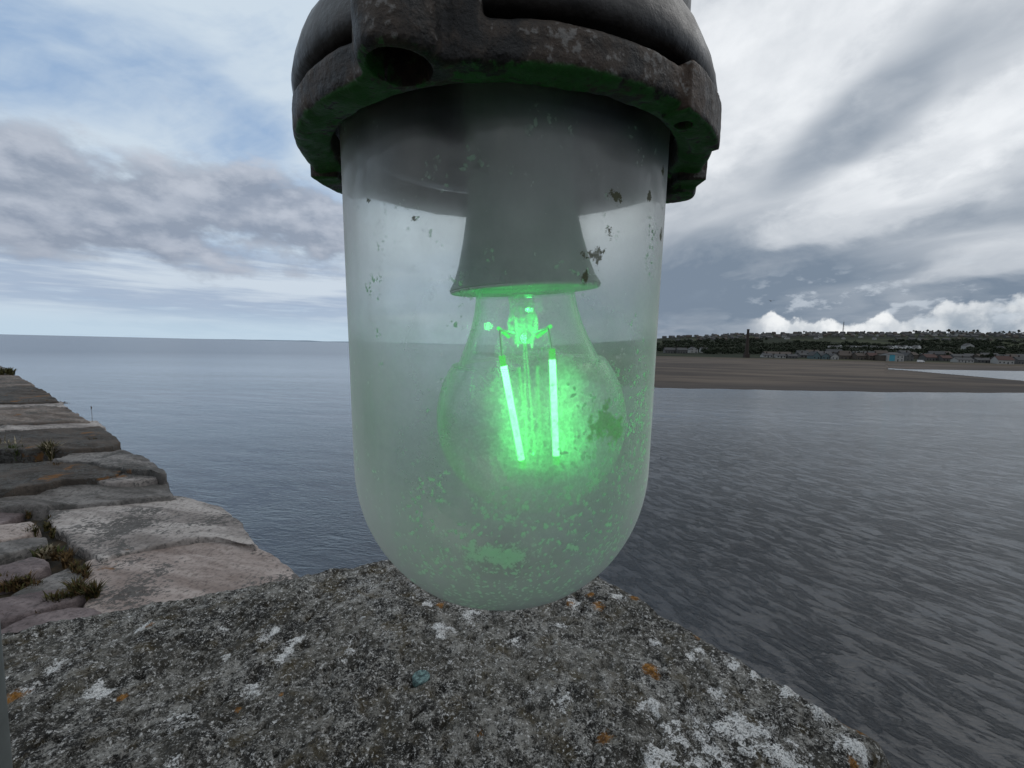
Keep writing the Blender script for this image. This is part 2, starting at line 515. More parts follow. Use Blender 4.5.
def wall_bm(w, d, h, rise, gable):
    """walls with a gable; ridge along x (gable='x') or along y"""
    bm = bmesh.new()
    if gable == 'x':
        prof = [(-d / 2, 0), (d / 2, 0), (d / 2, h), (0, h + rise), (-d / 2, h)]
        A = [bm.verts.new((-w / 2, a, b)) for a, b in prof]; B = [bm.verts.new((w / 2, a, b)) for a, b in prof]
    else:
        prof = [(-w / 2, 0), (w / 2, 0), (w / 2, h), (0, h + rise), (-w / 2, h)]
        A = [bm.verts.new((a, -d / 2, b)) for a, b in prof]; B = [bm.verts.new((a, d / 2, b)) for a, b in prof]
    bm.faces.new(A); bm.faces.new(B[::-1])
    for k in range(5): bm.faces.new((A[k], A[(k + 1) % 5], B[(k + 1) % 5], B[k]))
    return bm

def roof_bm(w, d, h, rise, gable, ov=0.35, th=0.22):
    bm = bmesh.new()
    run = (d if gable == 'x' else w) / 2; ln = (w if gable == 'x' else d) / 2 + ov
    sl = rise / run
    for s in (-1, 1):
        pts = [(0, h + rise + 0.03), (s * (run + ov), h - sl * ov + 0.03), (s * (run + ov), h - sl * ov + 0.03 + th), (0, h + rise + 0.03 + th)]
        if gable == 'x':
            A = [bm.verts.new((-ln, a, b)) for a, b in pts]; B = [bm.verts.new((ln, a, b)) for a, b in pts]
        else:
            A = [bm.verts.new((a, -ln, b)) for a, b in pts]; B = [bm.verts.new((a, ln, b)) for a, b in pts]
        bm.faces.new(A); bm.faces.new(B[::-1])
        for k in range(4): bm.faces.new((A[k], A[(k + 1) % 4], B[(k + 1) % 4], B[k]))
    return bm

def make_house(px, Y, w, d, h, rise, wallm, roofm, label, gable='x', windows=0, chimneys=0, rot=0.0, group=None, name='house', cat='house', panel=None):
    root = empty(name, land_pt(px, Y, -0.4)); root.rotation_euler.z = rot
    tag(root, label, cat, group)
    wl = bm_obj('wall', wall_bm(w, d, h, rise, gable), wallm, root, smooth=False)
    rf = bm_obj('roof', roof_bm(w, d, h, rise, gable), roofm, root, smooth=False)
    for k in range(chimneys):
        bm = bmesh.new(); x = -w / 2 + 0.6 + (w - 1.2) * (k / max(1, chimneys - 1)) if chimneys > 1 else 0.0
        y = 0
        bx(bm, x - 0.4, y - 0.35, h + rise - 0.6, x + 0.4, y + 0.35, h + rise + 1.5)
        for s in (-0.18, 0.18): bx(bm, x + s - 0.1, y - 0.1, h + rise + 1.5, x + s + 0.1, y + 0.1, h + rise + 1.9)
        bm_obj('chimney', bm, M_brick, rf, smooth=False)
    if windows:
        floors = 2 if h > 4.4 else 1
        for fl in range(floors):
            z0 = 1.0 + fl * 2.7
            for k in range(windows):
                x = -w / 2 + w * (k + 0.5) / windows
                if fl == 0 and k == windows // 2:
                    bm = bmesh.new(); bx(bm, x - 0.5, -d / 2 - 0.06, 0.1, x + 0.5, -d / 2 + 0.1, 2.2)
                    bm_obj('door', bm, M_glassdark, root, smooth=False); continue
                bm = bmesh.new(); bx(bm, x - 0.55, -d / 2 - 0.05, z0, x + 0.55, -d / 2 + 0.1, z0 + 1.3)
                bm_obj('window', bm, M_glassdark, root, smooth=False)
    if panel:
        bm = bmesh.new(); bx(bm, -w / 2 + w * panel[0], -d / 2 - 0.12, h * 0.08, -w / 2 + w * panel[1], -d / 2 - 0.02, h * 0.98)
        bm_obj('panel', bm, M_turq, root, smooth=False)
    return root

def rc(): return random.uniform(-0.12, 0.12)
NEAR = [
    # px, Y, w, d, h, rise, wall, roof, label, gable, windows, chimneys
    (668, 520, 15, 9, 5.0, 3.0, M_grey, M_greyroof, 'grey terraced house at the far left of the shore town, right beside the lamp glass', 'x', 4, 2),
    (680, 515, 14, 9, 5.0, 3.0, M_grey, M_greyroof, 'second grey terraced house from the left end of the shore town', 'x', 4, 2),
    (691, 530, 12, 9, 5.4, 3.4, M_white, M_slate, 'pale gabled house at the right end of the left hand terrace', 'y', 2, 1),
    (702, 545, 10, 8, 4.8, 3.0, M_white, M_slate, 'small white house by itself between the left terrace and the chimney', 'x', 2, 1),
    (765, 432, 11, 7, 2.8, 2.2, M_white, M_greyroof, 'low white cottage nearest to the right of the tall chimney', 'x', 3, 1),
    (778, 428, 11, 7, 2.8, 2.2, M_white, M_greyroof, 'low white cottage in the middle of the row right of the chimney', 'x', 3, 1),
    (790, 426, 10, 7, 2.8, 2.4, M_grey, M_greyroof, 'low grey cottage at the right end of the row beyond the chimney', 'x', 3, 1),
    (775, 470, 34, 10, 3.4, 2.4, M_grey, M_brownroof, 'long brown roofed building standing behind the low white cottages', 'x', 8, 0),
    (800, 445, 9, 8, 3.6, 2.6, M_grey, M_greyroof, 'grey house with pale roof left of the steep teal roof', 'x', 2, 1),
    (812, 425, 9, 9, 4.2, 4.6, M_teal, M_slate, 'pale teal house with the steepest gable on the shore front', 'y', 2, 1),
    (822, 424, 8, 8, 4.2, 3.0, M_teal, M_slate, 'pale teal house right of the steep gabled one', 'y', 2, 1),
    (831, 422, 8, 8, 4.0, 3.0, M_white, M_slate, 'narrow white gabled house between teal houses and brown roofs', 'y', 2, 1),
    (842, 432, 13, 8, 4.6, 2.8, M_beige, M_brownroof, 'stone house with brown roof left of the dark trees on the front', 'x', 3, 2),
    (857, 426, 12, 8, 5.0, 3.0, M_beige, M_brownroof, 'stone house with brown roof in the middle of the shore front', 'x', 3, 2),
    (869, 424, 11, 8, 5.4, 3.2, M_beige, M_redroof, 'tall stone house with reddish roof left of the beige block', 'x', 3, 2),
    (879, 416, 7, 9, 6.2, 0.8, M_beige, M_greyroof, 'plain beige block with flat roof against the turquoise panelled building', 'x', 0, 0),
    (904, 430, 10, 9, 5.4, 4.4, M_grey, M_slate, 'dark gabled house just right of the turquoise panelled building', 'y', 2, 1),
    (926, 440, 16, 9, 4.2, 3.6, M_grey, M_redroof, 'long house with dull red roof behind the white van', 'x', 4, 2),
    (942, 436, 12, 8, 4.0, 3.0, M_grey, M_redroof, 'lower house with dull red roof right of the long red roofed one', 'x', 3, 1),
    (960, 418, 19, 8, 3.4, 2.4, M_white, M_greyroof, 'long pale bungalow with grey roof left of the grey twin', 'x', 5, 1),
    (979, 420, 15, 8, 3.4, 2.4, M_grey, M_greyroof, 'grey bungalow between the long pale bungalow and the red roofed white house', 'x', 4, 1),
    (1000, 410, 16, 9, 4.8, 4.0, M_white, M_redroof, 'white house with bright red roof near the right edge of the picture', 'x', 4, 2),
    (1016, 414, 11, 9, 4.8, 3.4, M_grey, M_slate, 'grey slate roofed house right of the red roofed white house', 'x', 3, 1),
    (964, 700, 15, 10, 7.0, 4.6, M_white, M_slate, 'large white house alone among dark trees on the lower slope', 'y', 2, 1),
    (996, 690, 12, 9, 5.0, 3.4, M_white, M_slate, 'small white house among trees above the red roofed white house', 'x', 2, 1),
]
for r in NEAR:
    make_house(r[0], r[1], *[q * 0.85 for q in r[2:6]], *r[6:8], r[8], r[9], r[10], r[11], rot=rc())
make_house(890, 414, 15, 9, 6.4, 1.2, M_white, M_greyroof, 'white building with a turquoise panel on its front, by the beach', 'x', 4, 0, panel=(0.08, 0.42), name='beach_building', cat='building')

def copy_tree(o, parent=None):
    c = o.copy(); COL.objects.link(c); c.parent = parent
    for ch in list(o.children): copy_tree(ch, c)
    return c

def far_set(spots, protos, label, group, size=1.0):
    for i, (px, Y) in enumerate(spots):
        p = protos[i % len(protos)]
        c = copy_tree(p)
        c.location = land_pt(px, Y, -0.4); c.rotation_euler.z = random.uniform(-0.35, 0.35)
        s = random.uniform(0.75, 1.15) * size; c.scale = (s, size, size * random.uniform(0.85, 1.1))
        tag(c, label, 'house', group)
def proto(w, d, h, rise, wm, rm, gable='x'):
    return make_house(900, 700, w, d, h, rise, wm, rm, 'x', gable)
def kill(os):
    for o in os:
        for c in list(o.children): bpy.data.objects.remove(c)
        bpy.data.objects.remove(o)
# white row on the middle slope
M_bright = plain('bright_white_render', (0.66, 0.66, 0.65), 0.9)
P = [proto(13, 8, 3.4, 2.4, M_bright, M_greyroof), proto(9, 8, 3.6, 2.6, M_bright, M_slate, 'y')]
sp = [(831 + i * 6.4 + random.uniform(-1.5, 1.5), 705 + random.uniform(-8, 8)) for i in range(14)]
far_set(sp, P, 'white bungalow in the line of white bungalows halfway up the slope', 'white bungalows in a line halfway up the slope')
# upper town: grey and white houses on the brow
P2 = [proto(14, 9, 5, 3.2, M_grey, M_slate), proto(20, 9, 5, 3, M_grey, M_greyroof), proto(12, 9, 5, 3.4, M_beige, M_brownroof)]
sp = []
for row, (Y, x0, x1, st_) in enumerate([(1140, 664, 1040, 6.0), (1095, 668, 1040, 7.0), (1050, 690, 1040, 8.0), (1000, 690, 790, 9.0), (960, 664, 760, 9), (955, 880, 1040, 11)]):
    x = x0 + row * 3
    while x < x1:
        if not (785 < x < 868 and 930 < Y < 1050): sp.append((x + random.uniform(-2, 2), Y + random.uniform(-14, 14)))
        x += st_ * random.uniform(0.8, 1.3)
far_set(sp, P2, 'tiny grey house in the rows along the brow of the hill', 'grey houses along the brow of the hill', 0.72)
P3 = [proto(12, 8, 5, 3, M_white, M_slate), proto(9, 8, 5, 3, M_white, M_greyroof, 'y')]
sp = [(random.uniform(665, 1035), random.choice((1130, 1075, 1015, 965)) + random.uniform(-10, 10)) for _ in range(34)]
far_set(sp, P3, 'tiny white house scattered among the grey ones on the brow of the hill', 'white houses on the brow of the hill', 0.75)
# back rows behind the shore front
P4 = [proto(14, 8, 4.6, 3, M_grey, M_slate), proto(12, 8, 4.6, 3, M_beige, M_brownroof), proto(16, 8, 4, 2.6, M_grey, M_greyroof)]
sp = [(800 + i * 11 + random.uniform(-3, 3), 478 + random.uniform(-14, 22)) for i in range(21)]
far_set(sp, P4, 'house in the back row behind the shore front, mostly roof showing', 'houses in the back row behind the shore front')
kill(P + P2 + P3 + P4)

# tall brick chimney
root = empty('factory_chimney', land_pt(745, 418, -0.5)); tag(root, 'tall dark tapering brick chimney standing above the shore town', 'chimney')
bm = bmesh.new(); lathe_bm(bm, [(1.9, 4), (1.8, 5), (1.05, 26.5), (1.02, 27)], 24)
bm_obj('shaft', bm, M_brick, root)
bm = bmesh.new(); bx(bm, -2.2, -2.2, -1, 2.2, 2.2, 4.2); bm_obj('plinth', bm, M_brick, root, smooth=False)
bm = bmesh.new(); lathe_bm(bm, [(1.0, 26.6), (1.25, 27.0), (1.25, 27.6), (1.1, 27.9), (.8, 27.9), (.8, 26.6)], 24, closed=True); bm_obj('cap', bm, M_brick, root)
# lattice mast on the brow
M_mast = plain('galvanised_mast', (0.12, 0.13, 0.14), 0.6)
root = empty('radio_mast', land_pt(839, 1145, -1)); tag(root, 'thin lattice radio mast on the brow of the hill', 'mast')
bm = bmesh.new()
Hm = 32
for k in range(3):
    a = 2 * pi * k / 3
    tube_bm(bm, [(2.2 * cos(a), 2.2 * sin(a), 0), (0.5 * cos(a), 0.5 * sin(a), Hm)], 0.28, 6)
for j in range(10):
    for k in range(3):
        a = 2 * pi * k / 3; b = 2 * pi * (k + 1) / 3
        z0 = Hm * j / 10; z1 = Hm * (j + 1) / 10
        ra = 2.2 - 1.7 * j / 10; rb = 2.2 - 1.7 * (j + 1) / 10
        tube_bm(bm, [(ra * cos(a), ra * sin(a), z0), (rb * cos(b), rb * sin(b), z1)], 0.12, 5)
bm_obj('lattice', bm, M_mast, root)
bm = bmesh.new(); tube_bm(bm, [(0, 0, Hm - 2), (0, 0, Hm + 5)], 0.16, 8); bm_obj('aerial', bm, M_mast, root)
# white van on the beach road
root = empty('van', land_pt(919, 401, 0.0)); tag(root, 'white van parked at the top of the beach', 'van')
bm = bmesh.new()
prof = [(-2.6, .45), (2.6, .45), (2.65, 1.2), (2.0, 1.45), (1.4, 2.3), (-2.6, 2.35)]
A = [bm.verts.new((a, -1, b)) for a, b in prof]; B = [bm.verts.new((a, 1, b)) for a, b in prof]
bm.faces.new(A); bm.faces.new(B[::-1])
for k in range(6): bm.faces.new((A[k], A[(k + 1) % 6], B[(k + 1) % 6], B[k]))
bm_obj('body', bm, M_whitepaint, root, smooth=False)
for x in (-1.7, 1.7):
    for y in (-1, 1):
        bm = bmesh.new(); tube_bm(bm, [(x, y - 0.12, .36), (x, y + 0.12, .36)], .36, 16); bm_obj('wheel', bm, M_glassdark, root)
bm = bmesh.new(); bx(bm, 0.9, -1.02, 1.45, 1.5, 1.02, 2.0); bm_obj('window', bm, M_glassdark, root, smooth=False)

# ------------------------------------------------------------------ trees
def leaf_mat(name, c):
    def bld(nt):
        r = nt.noise(nt.coord(), 0.7, 3, 0.6)
        return {'Base Color': nt.mix(r, [x * .6 for x in c], [x * 1.5 for x in c]), 'Roughness': 0.8, 'Specular IOR Level': 0.2}
    return principled(name, bld)
M_leaf = leaf_mat('dark_foliage', (0.018, 0.025, 0.013))
M_leaf2 = leaf_mat('mid_foliage', (0.026, 0.034, 0.016))
M_bark = plain('tree_bark', (0.05, 0.04, 0.03), 0.95)
def crown_faces(verts, faces, c, rx, rz, n, size, rng):
    for _ in range(n):
        d = Vector((rng.gauss(0, 1), rng.gauss(0, 1), rng.gauss(0, 1))).normalized()
        k = rng.uniform(0.55, 1.0) * (0.75 + 0.45 * mn.noise(d * 2.3 + Vector(c) * 0.37))
        p = Vector(c) + Vector((d.x * rx, d.y * rx, d.z * rz)) * k
        nrm = (d + Vector((rng.uniform(-.7, .7), rng.uniform(-.7, .7), rng.uniform(-.4, .8)))).normalized()
        a = nrm.orthogonal().normalized(); b = nrm.cross(a)
        s = size * rng.uniform(0.6, 1.3)
        i = len(verts)
        verts += [p + a * s, p + b * s * 0.8, p - a * s, p - b * s * 0.8]
        faces.append((i, i + 1, i + 2, i + 3))
def make_tree(h, wd, rng, leafm, label, group):
    root = empty('tree', (0, 0, 0)); tag(root, label, 'tree', group)
    bm = bmesh.new()
    tube_bm(bm, [(0, 0, -0.5), (0.05 * wd, 0, h * .25), (0, 0, h * .55), (0.04 * wd, 0.03 * wd, h * .85)], [h * .03, h * .024, h * .016, h * .006], 7)
    for k in range(5):
        a = rng.uniform(0, 2 * pi); z = h * rng.uniform(.3, .6)
        tube_bm(bm, [(0, 0, z), (cos(a) * wd * .25, sin(a) * wd * .25, z + h * .12), (cos(a) * wd * .42, sin(a) * wd * .42, z + h * .2)], [h * .012, h * .008, h * .003], 5)
    bm_obj('trunk', bm, M_bark, root)
    v, f = [], []
    for k in range(7):
        a = rng.uniform(0, 2 * pi); rr = wd * rng.uniform(0.05, 0.3)
        crown_faces(v, f, (cos(a) * rr, sin(a) * rr, h * rng.uniform(.45, .85)), wd * rng.uniform(.2, .32), h * rng.uniform(.13, .2), 46, h * 0.055, rng)
    mesh_obj('crown', v, f, leafm, root, smooth=False)
    return root
rng = random.Random(5)
T = [make_tree(10, 9, rng, M_leaf, 'x', None), make_tree(13, 9, rng, M_leaf, 'x', None), make_tree(9, 11, rng, M_leaf2, 'x', None)]
def tree_set(spots, label, group):
    for i, (px, Y, s) in enumerate(spots):
        c = copy_tree(T[i % 3]); c.location = land_pt(px, Y, -0.3); c.rotation_euler.z = rng.uniform(0, 6.28)
        c.scale = (s * rng.uniform(.85, 1.2), s, s * rng.uniform(.85, 1.15)); tag(c, label, 'tree', group)
sp = [(908 + i * 3.4 + rng.uniform(-1.5, 1.5), 1160 + rng.uniform(-10, 15), rng.uniform(0.7, 1.25)) for i in range(36)]
sp = [s for s in sp if not 975 < s[0] < 985]
tree_set(sp, 'dark round tree on the skyline at the right of the hill', 'trees on the skyline at the right')
sp = [(x + rng.uniform(-2, 2), 1160, rng.uniform(.5, .8)) for x in (682, 712, 727, 760, 801, 803, 806, 860, 884)]
tree_set(sp, 'small dark tree breaking the skyline above the houses', 'scattered trees on the skyline')
sp = [(rng.uniform(800, 1030), rng.uniform(450, 466), rng.uniform(.55, .8)) for _ in range(14)]
tree_set(sp, 'dark garden tree between the roofs behind the shore front', 'garden trees among the shore houses')
for t in T:
    for c in list(t.children): bpy.data.objects.remove(c)
    bpy.data.objects.remove(t)
# the wooded belt across the slope reads as one mass
v, f = [], []
def in_wood(px, Y):
    if 780 < px < 872 and 830 < Y < 1000: return False
    return True
cnt = 0
while cnt < 1150:
    px = rng.uniform(655, 1060); Y = rng.uniform(500, 940)
    if px < 700 and Y < 560: continue
    if 822 < px < 925 and 655 < Y < 712: continue
    if not in_wood(px, Y) or fb((px * .02, Y * .012, 1), 3) < -0.28: continue
    p = land_pt(px, Y, 3.0); s = rng.uniform(.7, 1.25)
    for k in range(3):
        crown_faces(v, f, p + Vector((rng.uniform(-3, 3), rng.uniform(-3, 3), rng.uniform(-1.5, 2))), 4.2 * s, 3.4 * s, 26, 0.95, rng)
    cnt += 1
o = mesh_obj('woodland', v, f, M_leaf, smooth=False); tag(o, 'dark belt of woodland across the middle of the slope', 'woodland', kind='stuff')

# gull over the water on the right
root = empty('gull', CAM + ray(771, 301) * 95); tag(root, 'tiny dark gull gliding above the hillside', 'bird')
M_gull = plain('gull_feathers', (0.18, 0.18, 0.19), 0.8)
bm = bmesh.new()
tube_bm(bm, [(0, -.3, 0), (0, -.22, 0.01), (0, 0, 0), (0, .2, 0.0), (0, .32, .01), (0, .36, 0)], [.01, .05, .075, .06, .04, .012], 10)
for s in (-1, 1):
    pts = [(0.04, .05, .03), (.35, .12, .16), (.72, -.05, .1)]
    for (x0, y0, z0), (x1, y1, z1), c0, c1 in ((pts[0], pts[1], .17, .13), (pts[1], pts[2], .13, .02)):
        vs = [bm.verts.new((s * x0, y0, z0)), bm.verts.new((s * x1, y1, z1)), bm.verts.new((s * x1, y1 - c1, z1)), bm.verts.new((s * x0, y0 - c0, z0)),
              bm.verts.new((s * x0, y0, z0 + .02)), bm.verts.new((s * x1, y1, z1 + .012)), bm.verts.new((s * x1, y1 - c1, z1 + .012)), bm.verts.new((s * x0, y0 - c0, z0 + .02))]
        for q_ in ((0, 1, 2, 3), (4, 7, 6, 5), (0, 4, 5, 1), (1, 5, 6, 2), (2, 6, 7, 3), (3, 7, 4, 0)): bm.faces.new([vs[k] for k in q_])
bm_obj('body', bm, M_gull, root)

# ------------------------------------------------------------------ parapet block under the lamp
BZ = CAMZ - 0.42
PA = on_z(0, 628, BZ); PA2 = on_z(390, 556, BZ)
PC = on_z(893, 745, BZ); PC2 = on_z(605, 575, BZ)
def isect(p, d, q_, e):
    den_ = d.x * e.y - d.y * e.x
    t = ((q_.x - p.x) * e.y - (q_.y - p.y) * e.x) / den_
    return p + d * t
dA = (PA2 - PA); dC = (PC2 - PC)
PB = isect(PA, dA, PC, dC)
PAx = PA + (PA - PB) * 0.55
PD = PAx + (PC - PB) * 1.0
PD.x -= 0.05

def on_block(px, py): return on_z(px, py, BZ)
ATTR = {}
def block_mat():
    def bld(nt):
        p = nt.pos()
        wob = nt.vmath('SUBTRACT', nt.noise(p, 70, 4, 0.65, col=True), (0.5, 0.5, 0.5))
        pw = nt.vmath('ADD', p, nt.scale(wob, 0.030))
        g1 = nt.noise(p, 120, 7, 0.75)
        g2 = nt.noise(p, 520, 4, 0.75)
        g3 = nt.noise(p, 16, 6, 0.62)
        g4 = nt.noise(nt.vmath('ADD', p, (9, 4, 0)), 44, 6, 0.68); g5 = nt.noise(p, 5.5, 4, 0.55)
        base = nt.mix(nt.ss(g1 * 0.40 + g2 * 0.42 + g4 * 0.35 + (g5 - .5) * 0.16 - 0.085, 0.462, 0.575), (0.016, 0.015, 0.013), (0.33, 0.322, 0.295))
        base = nt.mix(nt.ss(g3, 0.42, 0.62) * 0.45, base, (0.115, 0.108, 0.088))
        ol = nt.noise(p, 24, 5, 0.6, 0.3)
        base = nt.mix(nt.ss(ol + (g2 - .5) * .4, 0.52, 0.66) * 0.6, base, (0.075, 0.056, 0.022))
        pits = nt.ss(nt.noise(nt.vmath('ADD', p, (3, 1, 0)), 150, 3, 0.6), 0.40, 0.30)
        base = nt.mix(pits * 0.8, base, (0.008, 0.008, 0.007))
        # pale crust lichen: general flecks plus larger colonies
        W = [(285, 652, .022), (268, 634, .016), (222, 628, .014), (300, 640, .014), (100, 690, .018), (60, 668, .016), (145, 628, .016), (30, 690, .015),
             (440, 632, .02), (470, 612, .018), (430, 605, .012), (350, 655, .012), (600, 652, .010), (655, 640, .012), (620, 600, .018), (575, 603, .016),
             (700, 745, .045), (665, 760, .036), (745, 735, .034), (780, 755, .028), (560, 700, .016), (180, 720, .018), (250, 690, .016), (650, 705, .018), (720, 695, .016), (560, 625, .015), (790, 690, .02), (760, 672, .016), (820, 712, .02), (850, 745, .02), (690, 655, .012),
             (700, 650, .012), (735, 664, .012), (800, 695, .012), (225, 655, .010), (515, 640, .010)]
        spots = [(on_block(a, b), r) for a, b, r in W]
        ATTR['white_dist'] = spots
        dW = E(nt, nt.node('ShaderNodeAttribute', attribute_name='white_dist').outputs['Fac']) + (nt.sep(wob)[0]) * 1.6
        lich = nt.noise(p, 52, 8, 0.74)
        lm = nt.ss(lich + nt.ss(dW, 1.5, 0.2) * 0.19 + (g2 - 0.5) * 0.35 + (nt.noise(p, 6, 3, .5) - 0.5) * 0.22, 0.615, 0.665)
        base = nt.mix(lm * nt.ss(g2, .36, .48, .25, .95), base, nt.mix(nt.ss(g2, .35, .6), (0.45, 0.46, 0.45), (0.88, 0.88, 0.86)))
        fl = nt.ss(nt.noise(nt.vmath('ADD', p, (1, 7, 0)), 210, 5, .78), 0.555, 0.62)
        base = nt.mix(fl * 0.85, base, (0.72, 0.71, 0.68))
        O = [(570, 603, .010), (598, 607, .013), (634, 599, .012), (702, 634, .011), (650, 670, .013), (655, 676, .010), (846, 719, .013), (858, 726, .012), (605, 735, .010),
             (150, 627, .007), (122, 697, .006), (281, 694, .004), (640, 592, .008), (590, 596, .009), (238, 706, .005), (440, 605, .009), (855, 760, .008), (14, 697, .014), (660, 560, .01), (480, 730, .005)]
        ATTR['orange_dist'] = [(on_block(a, b), r) for a, b, r in O]
        dO = E(nt, nt.node('ShaderNodeAttribute', attribute_name='orange_dist').outputs['Fac']) + (nt.sep(wob)[1]) * 1.6
        om = nt.ss(dO + (g1 - 0.5) * 2.6 + (g2 - 0.5) * 1.2, 0.85, 0.5)
        base = nt.mix(om * 0.8, base, nt.mix(nt.ss(g1, .4, .62), (0.13, 0.055, 0.010), (0.46, 0.20, 0.018)))
        h = g1 * 0.5 + g2 * 0.22 + lm * 0.12 + g3 * 0.3 - pits * 0.3
        return {'Base Color': base, 'Roughness': 0.92, 'Specular IOR Level': 0.25, 'Normal': nt.bump(h, 0.013, 1.0)}
    return principled('weathered_block', bld)

def slab_grid(Aq, Bq, Cq, Dq, nu, nv, depth, round_r, amp, seed):
    """top of a quadrilateral block with worn edges and sheer rough sides"""
    verts = []; faces = []
    for i in range(nu + 1):
        for j in range(nv + 1):
            u = i / nu; vv = j / nv
            p = (Aq * (1 - u) + Bq * u) * (1 - vv) + (Dq * (1 - u) + Cq * u) * vv
            du = min(u, 1 - u) * ((Aq - Bq).length); dv = min(vv, 1 - vv) * ((Aq - Dq).length)
            dd = sqrt(max(0, round_r - du) ** 2 + max(0, round_r - dv) ** 2)
            p = p.copy()
            z = -round_r * 0.55 * (min(1.5, dd / round_r)) ** 2
            if dd > round_r and du < round_r and dv < round_r:       # pull the corner in
                cen = (Aq + Bq + Cq + Dq) / 4
                p += (cen - p).normalized() * (dd - round_r) * 0.5
            nz = amp * (fb((p.x * 9, p.y * 9, seed), 3) * 1.3 + 0.55 * fb((p.x * 38, p.y * 38, seed + 4), 4) + 0.36 * fb((p.x * 120, p.y * 120, seed + 9), 3) - 1.1 * smst(.28, .6, fb((p.x * 55, p.y * 55, seed + 30), 3)))
            e = 0.006 * fb((p.x * 22, p.y * 22, seed + 20), 4) * smst(round_r, 0, min(du, dv))
            cen = (Aq + Bq + Cq + Dq) / 4
            p += (p - cen).normalized() * e
            p.z += z + nz
            verts.append(p)
    W = nv + 1
    for i in range(nu):
        for j in range(nv):
            a = i * W + j
            faces.append((a, a + W, a + W + 1, a + 1))
    per = [i * W for i in range(nu + 1)] + [nu * W + j for j in range(1, nv + 1)] + [i * W + nv for i in range(nu - 1, -1, -1)] + [j for j in range(nv - 1, 0, -1)]
    cen = (Aq + Bq + Cq + Dq) / 4
    last = per
    for k, dz in enumerate((0.015, 0.04, 0.09, 0.18, depth)):
        cur = []
        for ix in per:
            p = verts[ix].copy()
            out = (p - cen); out.z = 0; out.normalize()
            p = p + out * (0.006 + 0.008 * fb((p.x * 14, p.y * 14, dz * 14 + seed), 4)); p.z = verts[ix].z - dz
            cur.append(len(verts)); verts.append(p)
        for k2 in range(len(per)):
            a, b = last[k2], last[(k2 + 1) % len(per)]
            faces.append((b, a, cur[k2], cur[(k2 + 1) % len(per)]))
        last = cur
    faces.append(tuple(last[::-1]))
    return verts, faces
v, f = slab_grid(PAx, PB, PC, PD, 460, 260, 0.58, 0.020, 0.0065, 3.0)
blk = mesh_obj('parapet_block', v, f, block_mat())
for an, spots in ATTR.items():
    at = blk.data.attributes.new(an, 'FLOAT', 'POINT')
    at.data.foreach_set('value', [min(min(sqrt((p[0] - c.x) ** 2 + (p[1] - c.y) ** 2) / r for c, r in spots), 9.0) for p in v])
tag(blk, 'rough grey concrete parapet block speckled with white and orange lichen, under the lamp', 'stone block')

# teal stud in the block
sp_ = on_block(421, 679)
root = empty('metal_stud', sp_ + Vector((0, 0, 0.0022)))
tag(root, 'small round teal green metal stud set in the lichen covered block', 'stud')
M_teal_c = principled('verdigris', lambda nt: {'Base Color': nt.mix(nt.ss(nt.noise(nt.coord(), 320, 5, .7), .42, .6), (0.025, 0.050, 0.052), (0.13, 0.21, 0.20)), 'Roughness': 0.7, 'Metallic': 0.2,
                                               'Normal': nt.bump(nt.noise(nt.coord(), 700, 3, .6), 0.001, .8)})
bm = bmesh.new(); lathe_bm(bm, [(0, -.006), (.0105, -.006), (.0110, .0010), (.0102, .0020), (.0040, .0023), (.0024, .0016), (.0020, .0004), (0, .0002)], 40)
bm_obj('head', bm, M_teal_c, root)

# ------------------------------------------------------------------ pier
PZ = CAMZ - 1.0
E1 = on_z(290, 575, PZ); E2 = on_z(0, 366, PZ)
ed = (E2 - E1).normalized(); en = Vector((-ed.y, ed.x, 0))     # points to the left, inland of the edge
if en.x > 0: en = -en
def pier_mat():
    def bld(nt):
        p = nt.pos()
        n = nt.noise(p, 6, 7, 0.65); n2 = nt.noise(p, 45, 4, .6)
        c = nt.mix(nt.ss(n, 0.42, 0.6), (0.022, 0.019, 0.013), (0.070, 0.044, 0.020))
        c = nt.mix(nt.ss(nt.noise(p, 2.3, 4, .6), .5, .62) * .8, c, (0.035, 0.042, 0.016))
        soil = nt.mix(n2 * .5, c, (0.02, 0.018, 0.014))
        # setts over the rest of the pier, away from the coping
        off = nt.vmath('DOT_PRODUCT', p, (en.x, en.y, 0)) - (E1.x * en.x + E1.y * en.y)
        al = nt.vmath('DOT_PRODUCT', p, (ed.x, ed.y, 0))
        b = nt.node('ShaderNodeTexBrick'); nt.put(b.inputs['Vector'], nt.comb(off + (n - .5) * .12, al + (n2 - .5) * .05, 0.0)); b.inputs['Scale'].default_value = 1.0
        b.inputs['Brick Width'].default_value = 0.62; b.inputs['Row Height'].default_value = 0.26; b.inputs['Mortar Size'].default_value = 0.022
        b.inputs['Color1'].default_value = (.17, .145, .135, 1); b.inputs['Color2'].default_value = (.11, .10, .095, 1); b.inputs['Mortar'].default_value = (.03, .028, .018, 1)
        sett = nt.mix(nt.ss(n, .4, .65) * .6, E(nt, b.outputs[0]), (0.05, 0.047, 0.04))
        return {'Base Color': nt.mix(nt.ss(off, 1.75, 1.85), soil, sett), 'Roughness': 0.95, 'Normal': nt.bump(n2 + E(nt, b.outputs['Fac']) * nt.ss(off, 1.75, 1.85) * -2.0, 0.012, 0.9)}
    return principled('joint_soil', bld)
